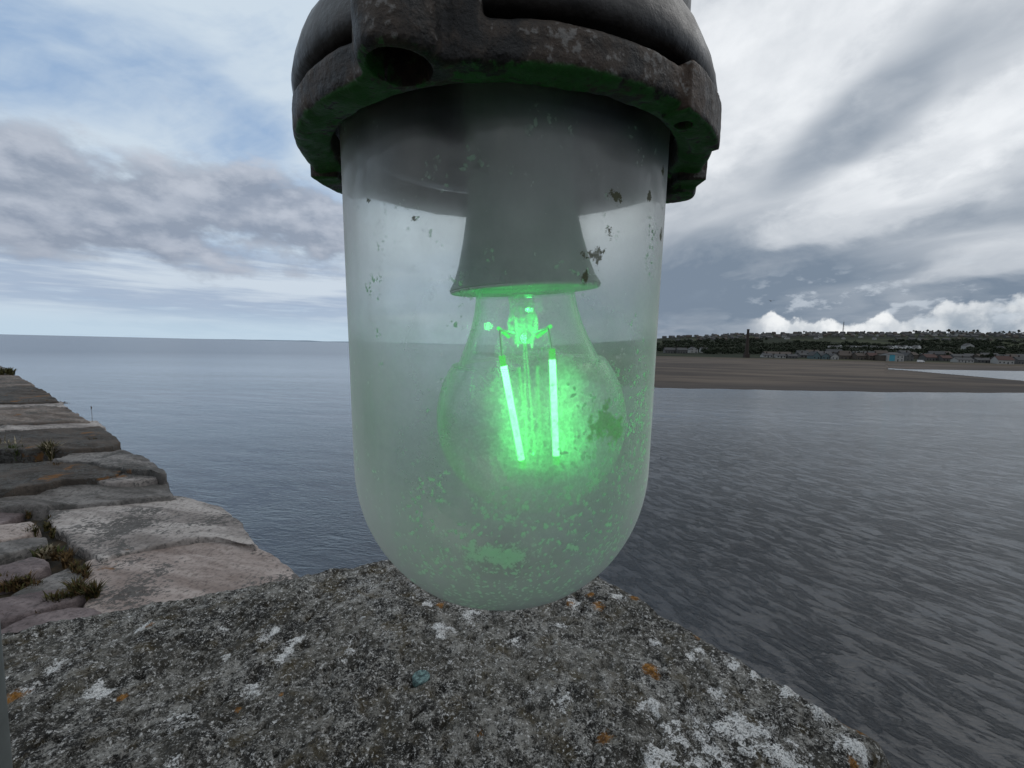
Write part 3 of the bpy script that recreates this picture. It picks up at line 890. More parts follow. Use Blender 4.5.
def pierwall_mat():
    def bld(nt):
        p = nt.pos(); x, y, z = nt.sep(p)
        b = nt.node('ShaderNodeTexBrick'); nt.put(b.inputs['Vector'], nt.comb(x + y, z, 0.0)); b.inputs['Scale'].default_value = 1.0
        b.inputs['Brick Width'].default_value = 0.9; b.inputs['Row Height'].default_value = 0.42; b.inputs['Mortar Size'].default_value = 0.015
        b.inputs['Color1'].default_value = (.16, .13, .11, 1); b.inputs['Color2'].default_value = (.11, .10, .09, 1); b.inputs['Mortar'].default_value = (.03, .03, .025, 1)
        c = nt.mix(nt.noise(p, 3, 7, .65) * .7, E(nt, b.outputs[0]), (0.04, 0.045, 0.035))
        return {'Base Color': c, 'Roughness': 0.9, 'Normal': nt.bump(nt.noise(p, 12, 6, .6), 0.05, 0.7)}
    return principled('pier_masonry', bld)
cen = (PAx + PB + PC + PD) / 4
def inset(p, k=0.05):
    d_ = (cen - p); d_.z = 0
    return p + d_.normalized() * k
poly = [inset(PC), inset(PB), E1 - ed * 0.3 + en * 0.12, E1 + ed * 45 + en * 0.12, E1 + ed * 45 + en * 7, E1 - ed * 6 + en * 7, Vector((-1.0, -5, 0)), Vector((0.9, -5, 0))]
bm = bmesh.new()
top = [bm.verts.new((p.x, p.y, PZ - 0.035)) for p in poly]; bot = [bm.verts.new((p.x, p.y, -5.9)) for p in poly]
bm.faces.new(top).material_index = 0
for k in range(len(poly)):
    bm.faces.new((top[k], top[(k + 1) % len(poly)], bot[(k + 1) % len(poly)], bot[k])).material_index = 1
o = bm_obj('pier', bm, [pier_mat(), pierwall_mat()], smooth=False)
tag(o, 'masonry pier running out along the left of the water', kind='structure')

# paving stones
def stone_mat(name, c1, c2, dark=0.35, orange=0.15, crust=0.3, streak=(1.2, 5.0)):
    def bld(nt):
        p = nt.pos()
        pr = nt.mapping(p, rot=(0, 0, radians(14)), scale=(streak[0], streak[1], 1.0))
        a = nt.noise(pr, 1.6, 7, 0.62, 0.4); b = nt.noise(p, 48, 6, 0.74); d = nt.noise(p, 2.6, 6, 0.68, 0.3)
        c = nt.mix(nt.ss(a, 0.35, 0.66), c1, c2)
        c = nt.mix(nt.ss(b, .46, .64) * 0.6, c, [x * .40 for x in c1])
        dk = nt.ss(d + (b - 0.5) * 0.9, 0.64 - dark * 0.3, 0.70 - dark * 0.28)
        c = nt.mix(dk * 0.85, c, nt.mix(nt.ss(b, .42, .6), (0.020, 0.019, 0.017), (0.10, 0.098, 0.092)))
        cr = nt.ss(nt.noise(p, 34, 8, .75) + (d - .5) * .5, 0.66, 0.72)
        c = nt.mix(cr * crust, c, (0.50, 0.49, 0.46))
        og = nt.ss(nt.noise(nt.vmath('ADD', p, (5, 2, 0)), 3.0, 6, .68), 0.66 - orange * 0.25, 0.72 - orange * 0.22)
        c = nt.mix(og * 0.8, c, (0.17, 0.075, 0.018))
        h = a * 0.7 + b * 0.34 + nt.noise(p, 130, 4, .6) * 0.1
        return {'Base Color': c, 'Roughness': 0.88, 'Specular IOR Level': 0.3, 'Normal': nt.bump(h, 0.05, 0.75)}
    return principled(name, bld)
M_pink = stone_mat('pink_sandstone', (0.245, 0.195, 0.172), (0.46, 0.395, 0.36), 0.22, 0.0, 0.35)
M_pale = stone_mat('pale_sandstone', (0.22, 0.195, 0.18), (0.47, 0.43, 0.40), 0.42, 0.02, 0.5)
M_gst = stone_mat('grey_sandstone', (0.085, 0.078, 0.072), (0.25, 0.235, 0.222), 0.45, 0.1, 0.4)
M_dst = stone_mat('dark_lichen_stone', (0.042, 0.035, 0.029), (0.105, 0.085, 0.070), 0.5, 0.25, 0.1)
M_brn = stone_mat('brown_sandstone', (0.105, 0.082, 0.068), (0.26, 0.22, 0.19), 0.5, 0.2, 0.3)
M_mauve = stone_mat('mauve_sandstone', (0.115, 0.090, 0.09), (0.25, 0.205, 0.20), 0.12, 0.0, 0.2)

def stone(name, pxpoly, dz, mat, label, group, thick=0.3, rr=0.035, amp=0.012, seed=0, cat='paving stone', M=26, NB=240):
    zt = PZ + dz * (0.55 if cat == 'paving stone' and name == 'paving_sett' else 1.0)
    P = [on_z(a, b, zt) for a, b in pxpoly]
    c = sum(P, Vector()) / len(P)
    per = sum((P[i] - P[i - 1]).length for i in range(len(P)))
    bd_ = []
    for i in range(len(P)):
        a = P[i]; b = P[(i + 1) % len(P)]
        n = max(2, int(NB * (b - a).length / per))
        for k in range(n): bd_.append(a + (b - a) * k / n)
    for _ in range(1):                                    # soften the traced corners
        bd_ = [(bd_[i - 1] + bd_[i] * 2 + bd_[(i + 1) % len(bd_)]) / 4 for i in range(len(bd_))]
    size = min(per / 4, 1.1)
    bd_ = [p + (p - c).normalized() * (0.022 + 0.02 * size * 0.9) * 0.75 + (p - c).normalized() * 0.022 * size * fb((p.x * 6 / size, p.y * 6 / size, seed), 3) for p in bd_]
    root_loc = Vector((c.x, c.y, zt - thick))
    verts = []; faces = []
    n = len(bd_)
    def hz(p, t, L):
        e = (1 - t) * L
        z = -rr * 0.7 * max(0, 1 - e / (rr * 0.9)) ** 2
        lay = fb((p.x * 2.2, p.y * 7.0, seed + 3), 3)
        st_ = lay * 4; st_ = (math.floor(st_) + smst(0.75, 1.0, st_ - math.floor(st_))) / 4
        z += amp * (0.6 * fb((p.x * 1.7, p.y * 2.6, seed), 3) + 1.1 * st_ + 0.35 * fb((p.x * 11, p.y * 14, seed + 7), 4))
        return z
    verts.append(Vector((c.x, c.y, zt + hz(c, 0, 1))))
    for m in range(1, M + 1):
        t = (m / M) ** 0.62
        for p in bd_:
            q_ = c + (p - c) * t
            verts.append(Vector((q_.x, q_.y, zt + hz(q_, t, (p - c).length))))
    for k in range(n): faces.append((0, 1 + k, 1 + (k + 1) % n))
    for m in range(M - 1):
        for k in range(n):
            a = 1 + m * n + k; b = 1 + m * n + (k + 1) % n
            faces.append((a, a + n, b + n, b))
    base = 1 + (M - 1) * n
    for dzz in (0.03, 0.1, thick):
        s = len(verts)
        for k in range(n):
            p = verts[1 + (M - 1) * n + k]
            o_ = (p - c); o_.z = 0; o_.normalize()
            verts.append(p + o_ * (0.008 + 0.02 * fb((p.x * 8, p.y * 8, dzz * 20 + seed), 3)) * min(1, dzz * 12) - Vector((0, 0, dzz)))
        for k in range(n):
            faces.append((base + (k + 1) % n, base + k, s + k, s + (k + 1) % n))
        base = s
    faces.append(tuple(range(base, base + n)))
    verts = [q_ - root_loc for q_ in verts]
    # outline may run either way round; make the top face up
    a, b = bd_[0] - c, bd_[3] - c
    if a.x * b.y - a.y * b.x < 0: faces = [tuple(reversed(x)) for x in faces]
    o = mesh_obj(name, verts, faces, mat); o.location = root_loc
    tag(o, label, cat, group)
    return o
GC = 'coping stones along the pier edge'
GS = 'narrow setts behind the coping stones'
stone('coping_stone', [(90, 562), (120, 553), (152, 545), (200, 538), (240, 540), (262, 552), (285, 566), (293, 577), (280, 640), (60, 680), (96, 610), (98, 590), (88, 574)], 0.0, M_pink,
      'big pinkish slab nearest the lichen covered block, bare and smooth', GC, 0.4, 0.012, 0.008, 1, M=44, NB=260)
stone('coping_stone', [(52, 507), (70, 503), (120, 502), (165, 496), (185, 498), (215, 507), (236, 522), (253, 546), (238, 539), (198, 537), (150, 544), (122, 551), (104, 556), (92, 548), (80, 538), (66, 528), (52, 520)], 0.02, M_pale,
      'broad pale slab with a blackened upper half, second from the block', GC, 0.4, 0.012, 0.009, 2, M=44, NB=260)
stone('coping_stone', [(-60, 500), (0, 497), (40, 491), (62, 484), (82, 480), (118, 482), (150, 479), (162, 481), (166, 490), (170, 495), (110, 500), (60, 502), (0, 505), (-60, 508)], 0.05, M_gst,
      'long grey slab with dark streaks behind the broad pale one', GC, 0.35, 0.014, 0.016, 3)
stone('coping_stone', [(98, 480), (118, 473), (148, 471), (155, 474), (155, 478), (120, 481)], 0.085, M_pale,
      'small flat light grey stone beside the steep pier edge', GC, 0.3, 0.014, 0.005, 4)
stone('coping_stone', [(-60, 463), (0, 464), (50, 461), (96, 463), (122, 469), (112, 474), (95, 478), (60, 479), (40, 483), (0, 488), (-60, 494)], 0.10, M_dst,
      'wide dark brown slab with an orange lichen corner and grass behind it', GC, 0.35, 0.014, 0.010, 5)
stone('coping_stone', [(56, 459), (75, 452), (120, 449), (138, 456), (150, 461), (164, 472), (158, 473), (150, 470), (124, 468), (98, 462)], 0.12, M_gst,
      'rough pale grey stone jutting to the pier edge below the orange tipped one', GC, 0.35, 0.014, 0.016, 6)
stone('coping_stone', [(-60, 434), (0, 431), (60, 429), (97, 427), (110, 435), (119, 443), (110, 446), (60, 448), (0, 449), (-60, 450)], 0.16, M_dst,
      'dark stone with an orange lichen tip overhanging the water', GC, 0.35, 0.014, 0.012, 7)
stone('coping_stone', [(-60, 425), (0, 426), (60, 423), (94, 421), (103, 427), (60, 428), (0, 430), (-60, 432)], 0.13, M_pale,
      'thin pale strip of stone just beyond the orange tipped dark one', GC, 0.35, 0.014, 0.010, 8)
stone('coping_stone', [(-60, 410), (0, 408), (52, 406), (67, 409), (76, 415), (89, 421), (40, 422), (-60, 424)], 0.15, M_brn,
      'brown weathered stone with reddish patches, beyond the thin pale strip', GC, 0.35, 0.014, 0.016, 9)
stone('coping_stone', [(-60, 402), (0, 404), (45, 401), (58, 402), (66, 407), (40, 406), (-60, 409)], 0.15, M_pale,
      'narrow pale stone with an orange stained joint, fifth from the far end', GC, 0.35, 0.014, 0.012, 14)
stone('coping_stone', [(-60, 389), (0, 387), (31, 385), (48, 394), (58, 401), (0, 403), (-60, 401)], 0.17, M_dst,
      'dark stone far along the pier edge, third from the far end', GC, 0.35, 0.014, 0.016, 10)
stone('coping_stone', [(-60, 379), (0, 381), (24, 380.5), (33, 385), (0, 387), (-60, 388)], 0.17, M_brn,
      'brown stone far along the pier edge, second from the far end', GC, 0.35, 0.014, 0.016, 11)
stone('coping_stone', [(-60, 371), (0, 374), (17, 376), (25, 380.5), (0, 380.5), (-60, 378)], 0.16, M_brn,
      'small brown stone far along the pier, under the farthest grass', GC, 0.35, 0.014, 0.016, 12)
stone('coping_stone', [(-60, 340), (-30, 349), (0, 365), (17, 374.5), (0, 373), (-60, 369)], 0.18, M_gst,
      'farthest grey stone where the pier edge leaves the picture', GC, 0.35, 0.014, 0.016, 13)
# setts
stone('paving_sett', [(-40, 503), (0, 502), (22, 501), (27, 507), (20, 513), (0, 522), (-40, 532)], 0.02, M_mauve, 'mauve grey sett topmost in the stack of narrow setts', GS, 0.2, 0.013, 0.007, 21)
stone('paving_sett', [(-40, 532), (0, 526), (28, 523), (33, 528), (22, 535), (0, 539), (-40, 546)], 0.03, M_pink, 'pink sett second from the top of the stack of narrow setts', GS, 0.2, 0.013, 0.007, 22)
stone('paving_sett', [(-40, 550), (0, 543), (25, 539), (41, 538), (42, 544), (20, 549), (0, 554), (-40, 563)], 0.05, M_gst, 'grey sett with green moss growing along its lower side', GS, 0.2, 0.013, 0.007, 23)
stone('paving_sett', [(-40, 573), (0, 566), (30, 558), (40, 560), (44, 566), (20, 574), (0, 579), (-40, 588)], 0.04, M_mauve, 'sloping mauve sett below the mossy grey one', GS, 0.2, 0.013, 0.007, 24)
stone('paving_sett', [(12, 596), (40, 581), (66, 569), (78, 575), (74, 586), (50, 590), (28, 597)], 0.02, M_gst, 'greenish grey wedge shaped sett amid the brown tufts', GS, 0.2, 0.013, 0.007, 25)
stone('paving_sett', [(-40, 608), (0, 600), (40, 592), (74, 588), (84, 592), (66, 601), (40, 609), (0, 618), (-40, 630)], 0.04, M_mauve, 'long mauve sett nearest the big bare slab but one', GS, 0.2, 0.013, 0.007, 26)
stone('paving_sett', [(-40, 650), (0, 632), (30, 618), (66, 610), (86, 609), (94, 612), (80, 630), (0, 660)], 0.03, M_mauve, 'mauve sett half hidden by the near block', GS, 0.2, 0.013, 0.007, 27)
stone('paving_sett', [(-300, 520), (-60, 500), (-45, 530), (-70, 590), (-300, 640)], 0.03, M_gst, 'wide grey sett left of the narrow setts, outside the picture', GS, 0.2, 0.013, 0.007, 28)

# ------------------------------------------------------------------ tufts of moss and grass in the joints
def blade_mat(name, c1, c2):
    def bld(nt):
        r = nt.noise(nt.coord(), 60, 2, .5)
        return {'Base Color': nt.mix(nt.ss(r, .35, .65), c1, c2), 'Roughness': 0.8, 'Specular IOR Level': 0.2}
    return principled(name, bld)
M_g_green = blade_mat('green_grass', (0.030, 0.045, 0.014), (0.085, 0.105, 0.035))
M_g_brown = blade_mat('brown_heather', (0.040, 0.024, 0.012), (0.115, 0.072, 0.028))
M_g_olive = blade_mat('olive_moss', (0.030, 0.030, 0.011), (0.085, 0.078, 0.026))
M_g_straw = blade_mat('dry_straw', (0.20, 0.17, 0.11), (0.40, 0.35, 0.25))
rng = random.Random(9)
def tuft(name, px, py, rx, ry, hgt, n, mat, label, cat, dz=0.0, wid=0.0035, group='plants in the joints of the pier', mat2=None, clump=7):
    c = on_z(px, py, PZ + dz - 0.02)
    ax = on_z(px + rx, py, PZ + dz - 0.02) - c; ay = on_z(px, py - ry, PZ + dz - 0.02) - c
    if ay.length > 3.0 * ax.length: ay = ay.normalized() * 3.0 * ax.length
    verts = []; faces = []; mi = []
    cl = [(rng.gauss(0, .5), rng.gauss(0, .5), rng.uniform(.6, 1.1)) for _ in range(clump)]
    for k in range(n):
        u, v_, s = rng.choice(cl); u += rng.gauss(0, .14); v_ += rng.gauss(0, .14)
        b = ax * u + ay * v_
        h = hgt * s * rng.uniform(.5, 1.15)
        a = rng.uniform(0, 2 * pi); lean = rng.uniform(.15, .9)
        d = Vector((cos(a), sin(a), 0)); sd_ = Vector((-sin(a + rng.uniform(-1, 1)), cos(a), 0)).normalized() * wid * rng.uniform(.6, 1.3)
        i = len(verts)
        for t, wk in ((0, 1.0), (.45, .85), (.8, .5), (1, .06)):
            p = b + Vector((0, 0, h * t * (1 - .25 * lean * t))) + d * h * lean * .75 * t * t
            verts += [p - sd_ * wk, p + sd_ * wk]
        for t in range(3):
            faces.append((i + 2 * t, i + 2 * t + 1, i + 2 * t + 3, i + 2 * t + 2)); mi.append(1 if (mat2 and (k % 3 == 0)) else 0)
    o = mesh_obj(name, verts, faces, [mat] + ([mat2] if mat2 else []), smooth=False, midx=mi)
    o.location = c; tag(o, label, cat, group)
    return o
tuft('moss_tuft', 30, 516, 9, 4, .05, 260, M_g_brown, 'small brown tuft at the right end of the topmost sett', 'moss', mat2=M_g_olive)
tuft('moss_tuft', 36, 535, 10, 4, .06, 300, M_g_olive, 'olive green tuft at the right end of the pink sett', 'moss', mat2=M_g_brown)
tuft('moss_tuft', 18, 555, 26, 4, .05, 620, M_g_green, 'long strip of green moss below the grey sett', 'moss', mat2=M_g_olive, clump=16)
tuft('dry_flower_clump', 46, 558, 8, 4, .06, 240, M_g_straw, 'pale dry flower clump at the end of the sloping sett', 'plant', mat2=M_g_brown)
tuft('moss_tuft', 63, 563, 10, 4, .055, 320, M_g_brown, 'reddish brown tuft right of the pale dry flowers', 'moss')
tuft('moss_tuft', 79, 578, 10, 6, .07, 420, M_g_brown, 'bushy brown tuft against the left side of the big bare slab', 'moss', mat2=M_g_olive)
tuft('moss_tuft', 16, 588, 26, 5, .06, 640, M_g_brown, 'wide brown strip of heather under the sloping sett', 'moss', mat2=M_g_olive, clump=16)
tuft('moss_tuft', 84, 602, 12, 5, .085, 520, M_g_olive, 'tall green brown tuft at the corner nearest the block', 'moss', mat2=M_g_brown)
tuft('moss_tuft', 60, 607, 14, 4, .07, 420, M_g_olive, 'olive tuft left of the tall one nearest the block', 'moss', mat2=M_g_brown)
tuft('moss_tuft', 18, 622, 24, 4, .05, 480, M_g_brown, 'dark brown strip in the lowest joint beside the block', 'moss', mat2=M_g_olive, clump=14)
tuft('moss_tuft', 56, 502, 9, 2, .035, 200, M_g_brown, 'thin brown tuft in the long joint above the broad pale slab', 'moss')
tuft('moss_tuft', 150, 497, 14, 2, .03, 220, M_g_brown, 'dark brown growth at the right end of the long joint', 'moss')
tuft('moss_tuft', 14, 487, 26, 3, .05, 420, M_g_brown, 'rusty strip of growth below the wide dark slab', 'moss', dz=0.05, clump=14)
tuft('grass_tuft', 16, 459, 10, 3, .12, 420, M_g_green, 'low bright green grass tuft left of the tall seeding grass', 'grass', dz=.1, wid=.005)
tuft('grass_tuft', 49, 459, 9, 3, .15, 420, M_g_olive, 'tall seeding grass tuft on the pier behind the dark slab', 'grass', dz=.1, wid=.005, mat2=M_g_straw)
tuft('grass_tuft', 8, 450, 12, 2, .15, 40, M_g_straw, 'sparse dry straw at the left picture edge before the dark stone', 'grass', dz=.12, wid=.004)
tuft('moss_tuft', 97, 446, 11, 2, .08, 320, M_g_brown, 'brown cushion under the orange tipped stone', 'moss', dz=.12, mat2=M_g_olive)
tuft('grass_tuft', 8, 375, 8, 1, .16, 260, M_g_olive, 'far grass clump at the pier edge near the left picture border', 'grass', dz=.16, wid=.02)
tuft('moss_tuft', 60, 465, 22, 3, .04, 260, M_g_brown, 'rusty flat growth along the back of the wide dark slab', 'moss', dz=.09, clump=14)
tuft('moss_tuft', 40, 497, 22, 2, .04, 300, M_g_brown, 'low rusty line of growth along the front of the long grey slab', 'moss', dz=.02, clump=14)
tuft('moss_tuft', 52, 528, 6, 6, .05, 260, M_g_olive, 'small olive cushion between the setts and the broad pale slab', 'moss', mat2=M_g_brown)
tuft('moss_tuft', 60, 447, 26, 1, .05, 260, M_g_brown, 'flat brown growth in the joint behind the grass tufts', 'moss', dz=.11, clump=14)
tuft('moss_tuft', 40, 404, 22, 1, .05, 200, M_g_brown, 'rusty growth in a far joint near the pier edge', 'moss', dz=.15, wid=.006, clump=12)
# dry stalk
c = on_z(92, 421, PZ + .14)
root = empty('dry_stalk', c); tag(root, 'single thin dry stalk standing at the pier edge', 'plant')
bm = bmesh.new(); tube_bm(bm, [(0, 0, -.05), (.004, 0, .06), (0.0, 0, .13)], [.0022, .0017, .0012], 6); bm_obj('stem', bm, M_g_brown, root)
bm = bmesh.new(); tube_bm(bm, [(0, 0, .12), (0.002, 0, .135), (0, 0, .155)], [.002, .005, .0015], 8); bm_obj('seed_head', bm, M_g_brown, root)

# ------------------------------------------------------------------ lamp
LD = 0.1367
LX = (503 - 512) / F * LD
lamp = empty('harbour_lamp', (LX, LD, CAMZ))
lamp.rotation_euler = (radians(3.0), radians(-0.6), 0)      # leans towards the viewer a little
tag(lamp, 'dark weathered metal harbour lamp with dirty glass dome and glowing green bulb', 'lamp')

def iron_mat(under=1.0):
    def bld(nt):
        p = nt.coord()
        a = nt.noise(p, 130, 8, .68); b = nt.noise(p, 620, 5, .6); c_ = nt.noise(p, 40, 5, .6)
        c = nt.mix(nt.ss(a, .42, .60), (0.007, 0.006, 0.005), (0.070, 0.052, 0.039))
        c = nt.mix(nt.ss(c_, .52, .66) * .6, c, (0.075, 0.044, 0.026))
        c = nt.mix(nt.ss(a * .6 + b * .4, .54, .60) * .7, c, (0.24, 0.23, 0.215))
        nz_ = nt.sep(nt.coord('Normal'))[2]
        c = nt.mix(nt.ss(nz_ * -1.0 + (a - .5) * .9, .45, .8) * nt.ss(c_ + (b - .5) * .5 + (a - .5) * .5, .40, .50) * under, c, nt.mix(b, (.020, .085, .018), (.040, .18, .030)))  # bulb's green light on downward faces, painted into the iron colour
        return {'Base Color': c, 'Roughness': nt.ss(a, .3, .7, .42, .75), 'Metallic': 0.15, 'Specular IOR Level': 0.45,
                'Normal': nt.bump(a * .7 + b * .3, 0.0019, 0.9)}
    return principled('weathered_iron', bld)
def paint_mat():
    def bld(nt):
        p = nt.coord()
        a = nt.noise(p, 90, 7, .62); b = nt.noise(p, 500, 4, .6)
        c = nt.mix(nt.ss(a, .38, .66), (0.016, 0.014, 0.0125), (0.046, 0.040, 0.036))
        c = nt.mix(nt.ss(nt.noise(p, 60, 6, .7), .62, .68) * .6, c, (0.13, 0.12, 0.11))
        return {'Base Color': c, 'Roughness': nt.ss(a, .3, .7, .32, .55), 'Specular IOR Level': 0.5, 'Normal': nt.bump(a * .8 + b * .2, 0.0012, 0.7)}
    return principled('worn_dark_paint', bld)
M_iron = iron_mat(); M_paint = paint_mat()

def apply_mods(o):
    dg = bpy.context.evaluated_depsgraph_get()
    me = bpy.data.meshes.new_from_object(o.evaluated_get(dg))
    old = o.data; o.modifiers.clear(); o.data = me
    bpy.data.meshes.remove(old)

def polar(ang, r):                    # angle from the front (towards the viewer), positive to the right
    a = radians(ang); return (sin(a) * r, -cos(a) * r)

# cast flange ring fused with its lugs, then drilled
bm = bmesh.new()
lathe_bm(bm, [(.0477, .0580), (.0477, .0540), (.0481, .0524), (.0492, .0515), (.0547, .0507), (.0562, .0512), (.0567, .0522), (.0568, .0572), (.0558, .0584), (.0477, .0586)], 128, closed=True)
def lug(ang, rad, r, z0, z1, n=28):
    cx, cy = polar(ang, rad)
    lathe_bm(bm, [(0, z0), (r * .9, z0), (r, z0 + .0012), (r, z1 - .0012), (r * .9, z1), (0, z1)], n, cx=cx, cy=cy)
def web(ang0, ang1, r0_, r1_, z0, z1, n=14):
    ring = []
    for k in range(n + 1):
        a = ang0 + (ang1 - ang0) * k / n
        ring.append([bm.verts.new((*polar(a, rr_), z)) for rr_, z in ((r0_, z0), (r1_, z0), (r1_, z1), (r0_, z1))])
    for A, B in zip(ring, ring[1:]):
        for k in range(4): bm.faces.new((A[k], A[(k + 1) % 4], B[(k + 1) % 4], B[k]))
    bm.faces.new(ring[0][::-1]); bm.faces.new(ring[-1])
lug(-17.5, .0574, .0078, .0508, .0735)
web(-25, -10, .052, .0586, .0510, .0675)
web(-28, -3, .052, .0577, .0507, .0610)
lug(96, .0540, .0056, .0466, .060)
web(84, 108, .050, .0582, .0484, .0585)
web(40, 66, .0515, .0580, .0496, .0592)
web(-112, -88, .050, .0578, .0492, .0585)
bmesh.ops.recalc_face_normals(bm, faces=bm.faces)
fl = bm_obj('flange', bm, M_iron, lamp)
rm = fl.modifiers.new('r', 'REMESH'); rm.mode = 'VOXEL'; rm.voxel_size = 0.00055
sm_ = fl.modifiers.new('s', 'SMOOTH'); sm_.iterations = 4; sm_.factor = .5
apply_mods(fl)
cut = bmesh.new()
for ang, rad, r, z0, z1 in ((-17.5, .0576, .0056, .040, .067), (46, .0540, .0020, .040, .0565)):
    cx, cy = polar(ang, rad)
    lathe_bm(cut, [(0, z0), (r, z0), (r, z1), (0, z1)], 32, cx=cx, cy=cy)
co = bm_obj('cutter', cut, M_iron, lamp)
bpy.context.view_layer.update()
bo = fl.modifiers.new('b', 'BOOLEAN'); bo.object = co; bo.operation = 'DIFFERENCE'; bo.solver = 'EXACT'
apply_mods(fl)
bpy.data.objects.remove(co)
def displace(me, fn):
    N = [v_.normal.copy() for v_ in me.vertices]; P_ = [v_.co.copy() for v_ in me.vertices]
    flat = []
    for p, n in zip(P_, N): flat += list(p + n * fn(p))
    me.vertices.foreach_set('co', flat); me.update()
displace(fl.data, lambda p: 0.00022 * fb(p * 160, 4) + 0.00035 * fb(p * 45, 3))
fl.data.polygons.foreach_set('use_smooth', [True] * len(fl.data.polygons))
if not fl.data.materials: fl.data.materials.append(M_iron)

# bolt deep inside the front lug
cx, cy = polar(-17.5, .0577)
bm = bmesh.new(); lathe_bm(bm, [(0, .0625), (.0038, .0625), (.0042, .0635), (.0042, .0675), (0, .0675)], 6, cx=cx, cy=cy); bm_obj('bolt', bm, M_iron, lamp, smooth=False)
# domed cover ring and neck
bm = bmesh.new()
prof = [(.0470, .0604), (.0548, .0604), (.0561, .0613), (.0566, .0630), (.0562, .0655), (.0553, .0685), (.0540, .0715), (.0523, .0742), (.0508, .0762), (.0490, .0774), (.0470, .0774)]
lathe_bm(bm, prof, 128, closed=True)
hs = bm_obj('cover_ring', bm, M_paint, lamp)
displace(hs.data, lambda p: 0.0005 * fb(p * 40, 3) + .0002 * fb(p * 170, 3))
bm = bmesh.new()
lathe_bm(bm, [(.0458, .0600), (.0476, .0600), (.0476, .0770), (.0488, .0776), (.0492, .0790), (.0492, .0985), (.0480, .1000), (.0480, .128), (.040, .150), (.018, .160), (.018, .175), (0, .175), (0, .150), (.036, .142), (.0445, .124)], 128, closed=False)
ho = bm_obj('housing', bm, M_paint, lamp)
displace(ho.data, lambda p: .0003 * fb(p * 60, 3) if (p.x * p.x + p.y * p.y) > 1e-5 else 0)
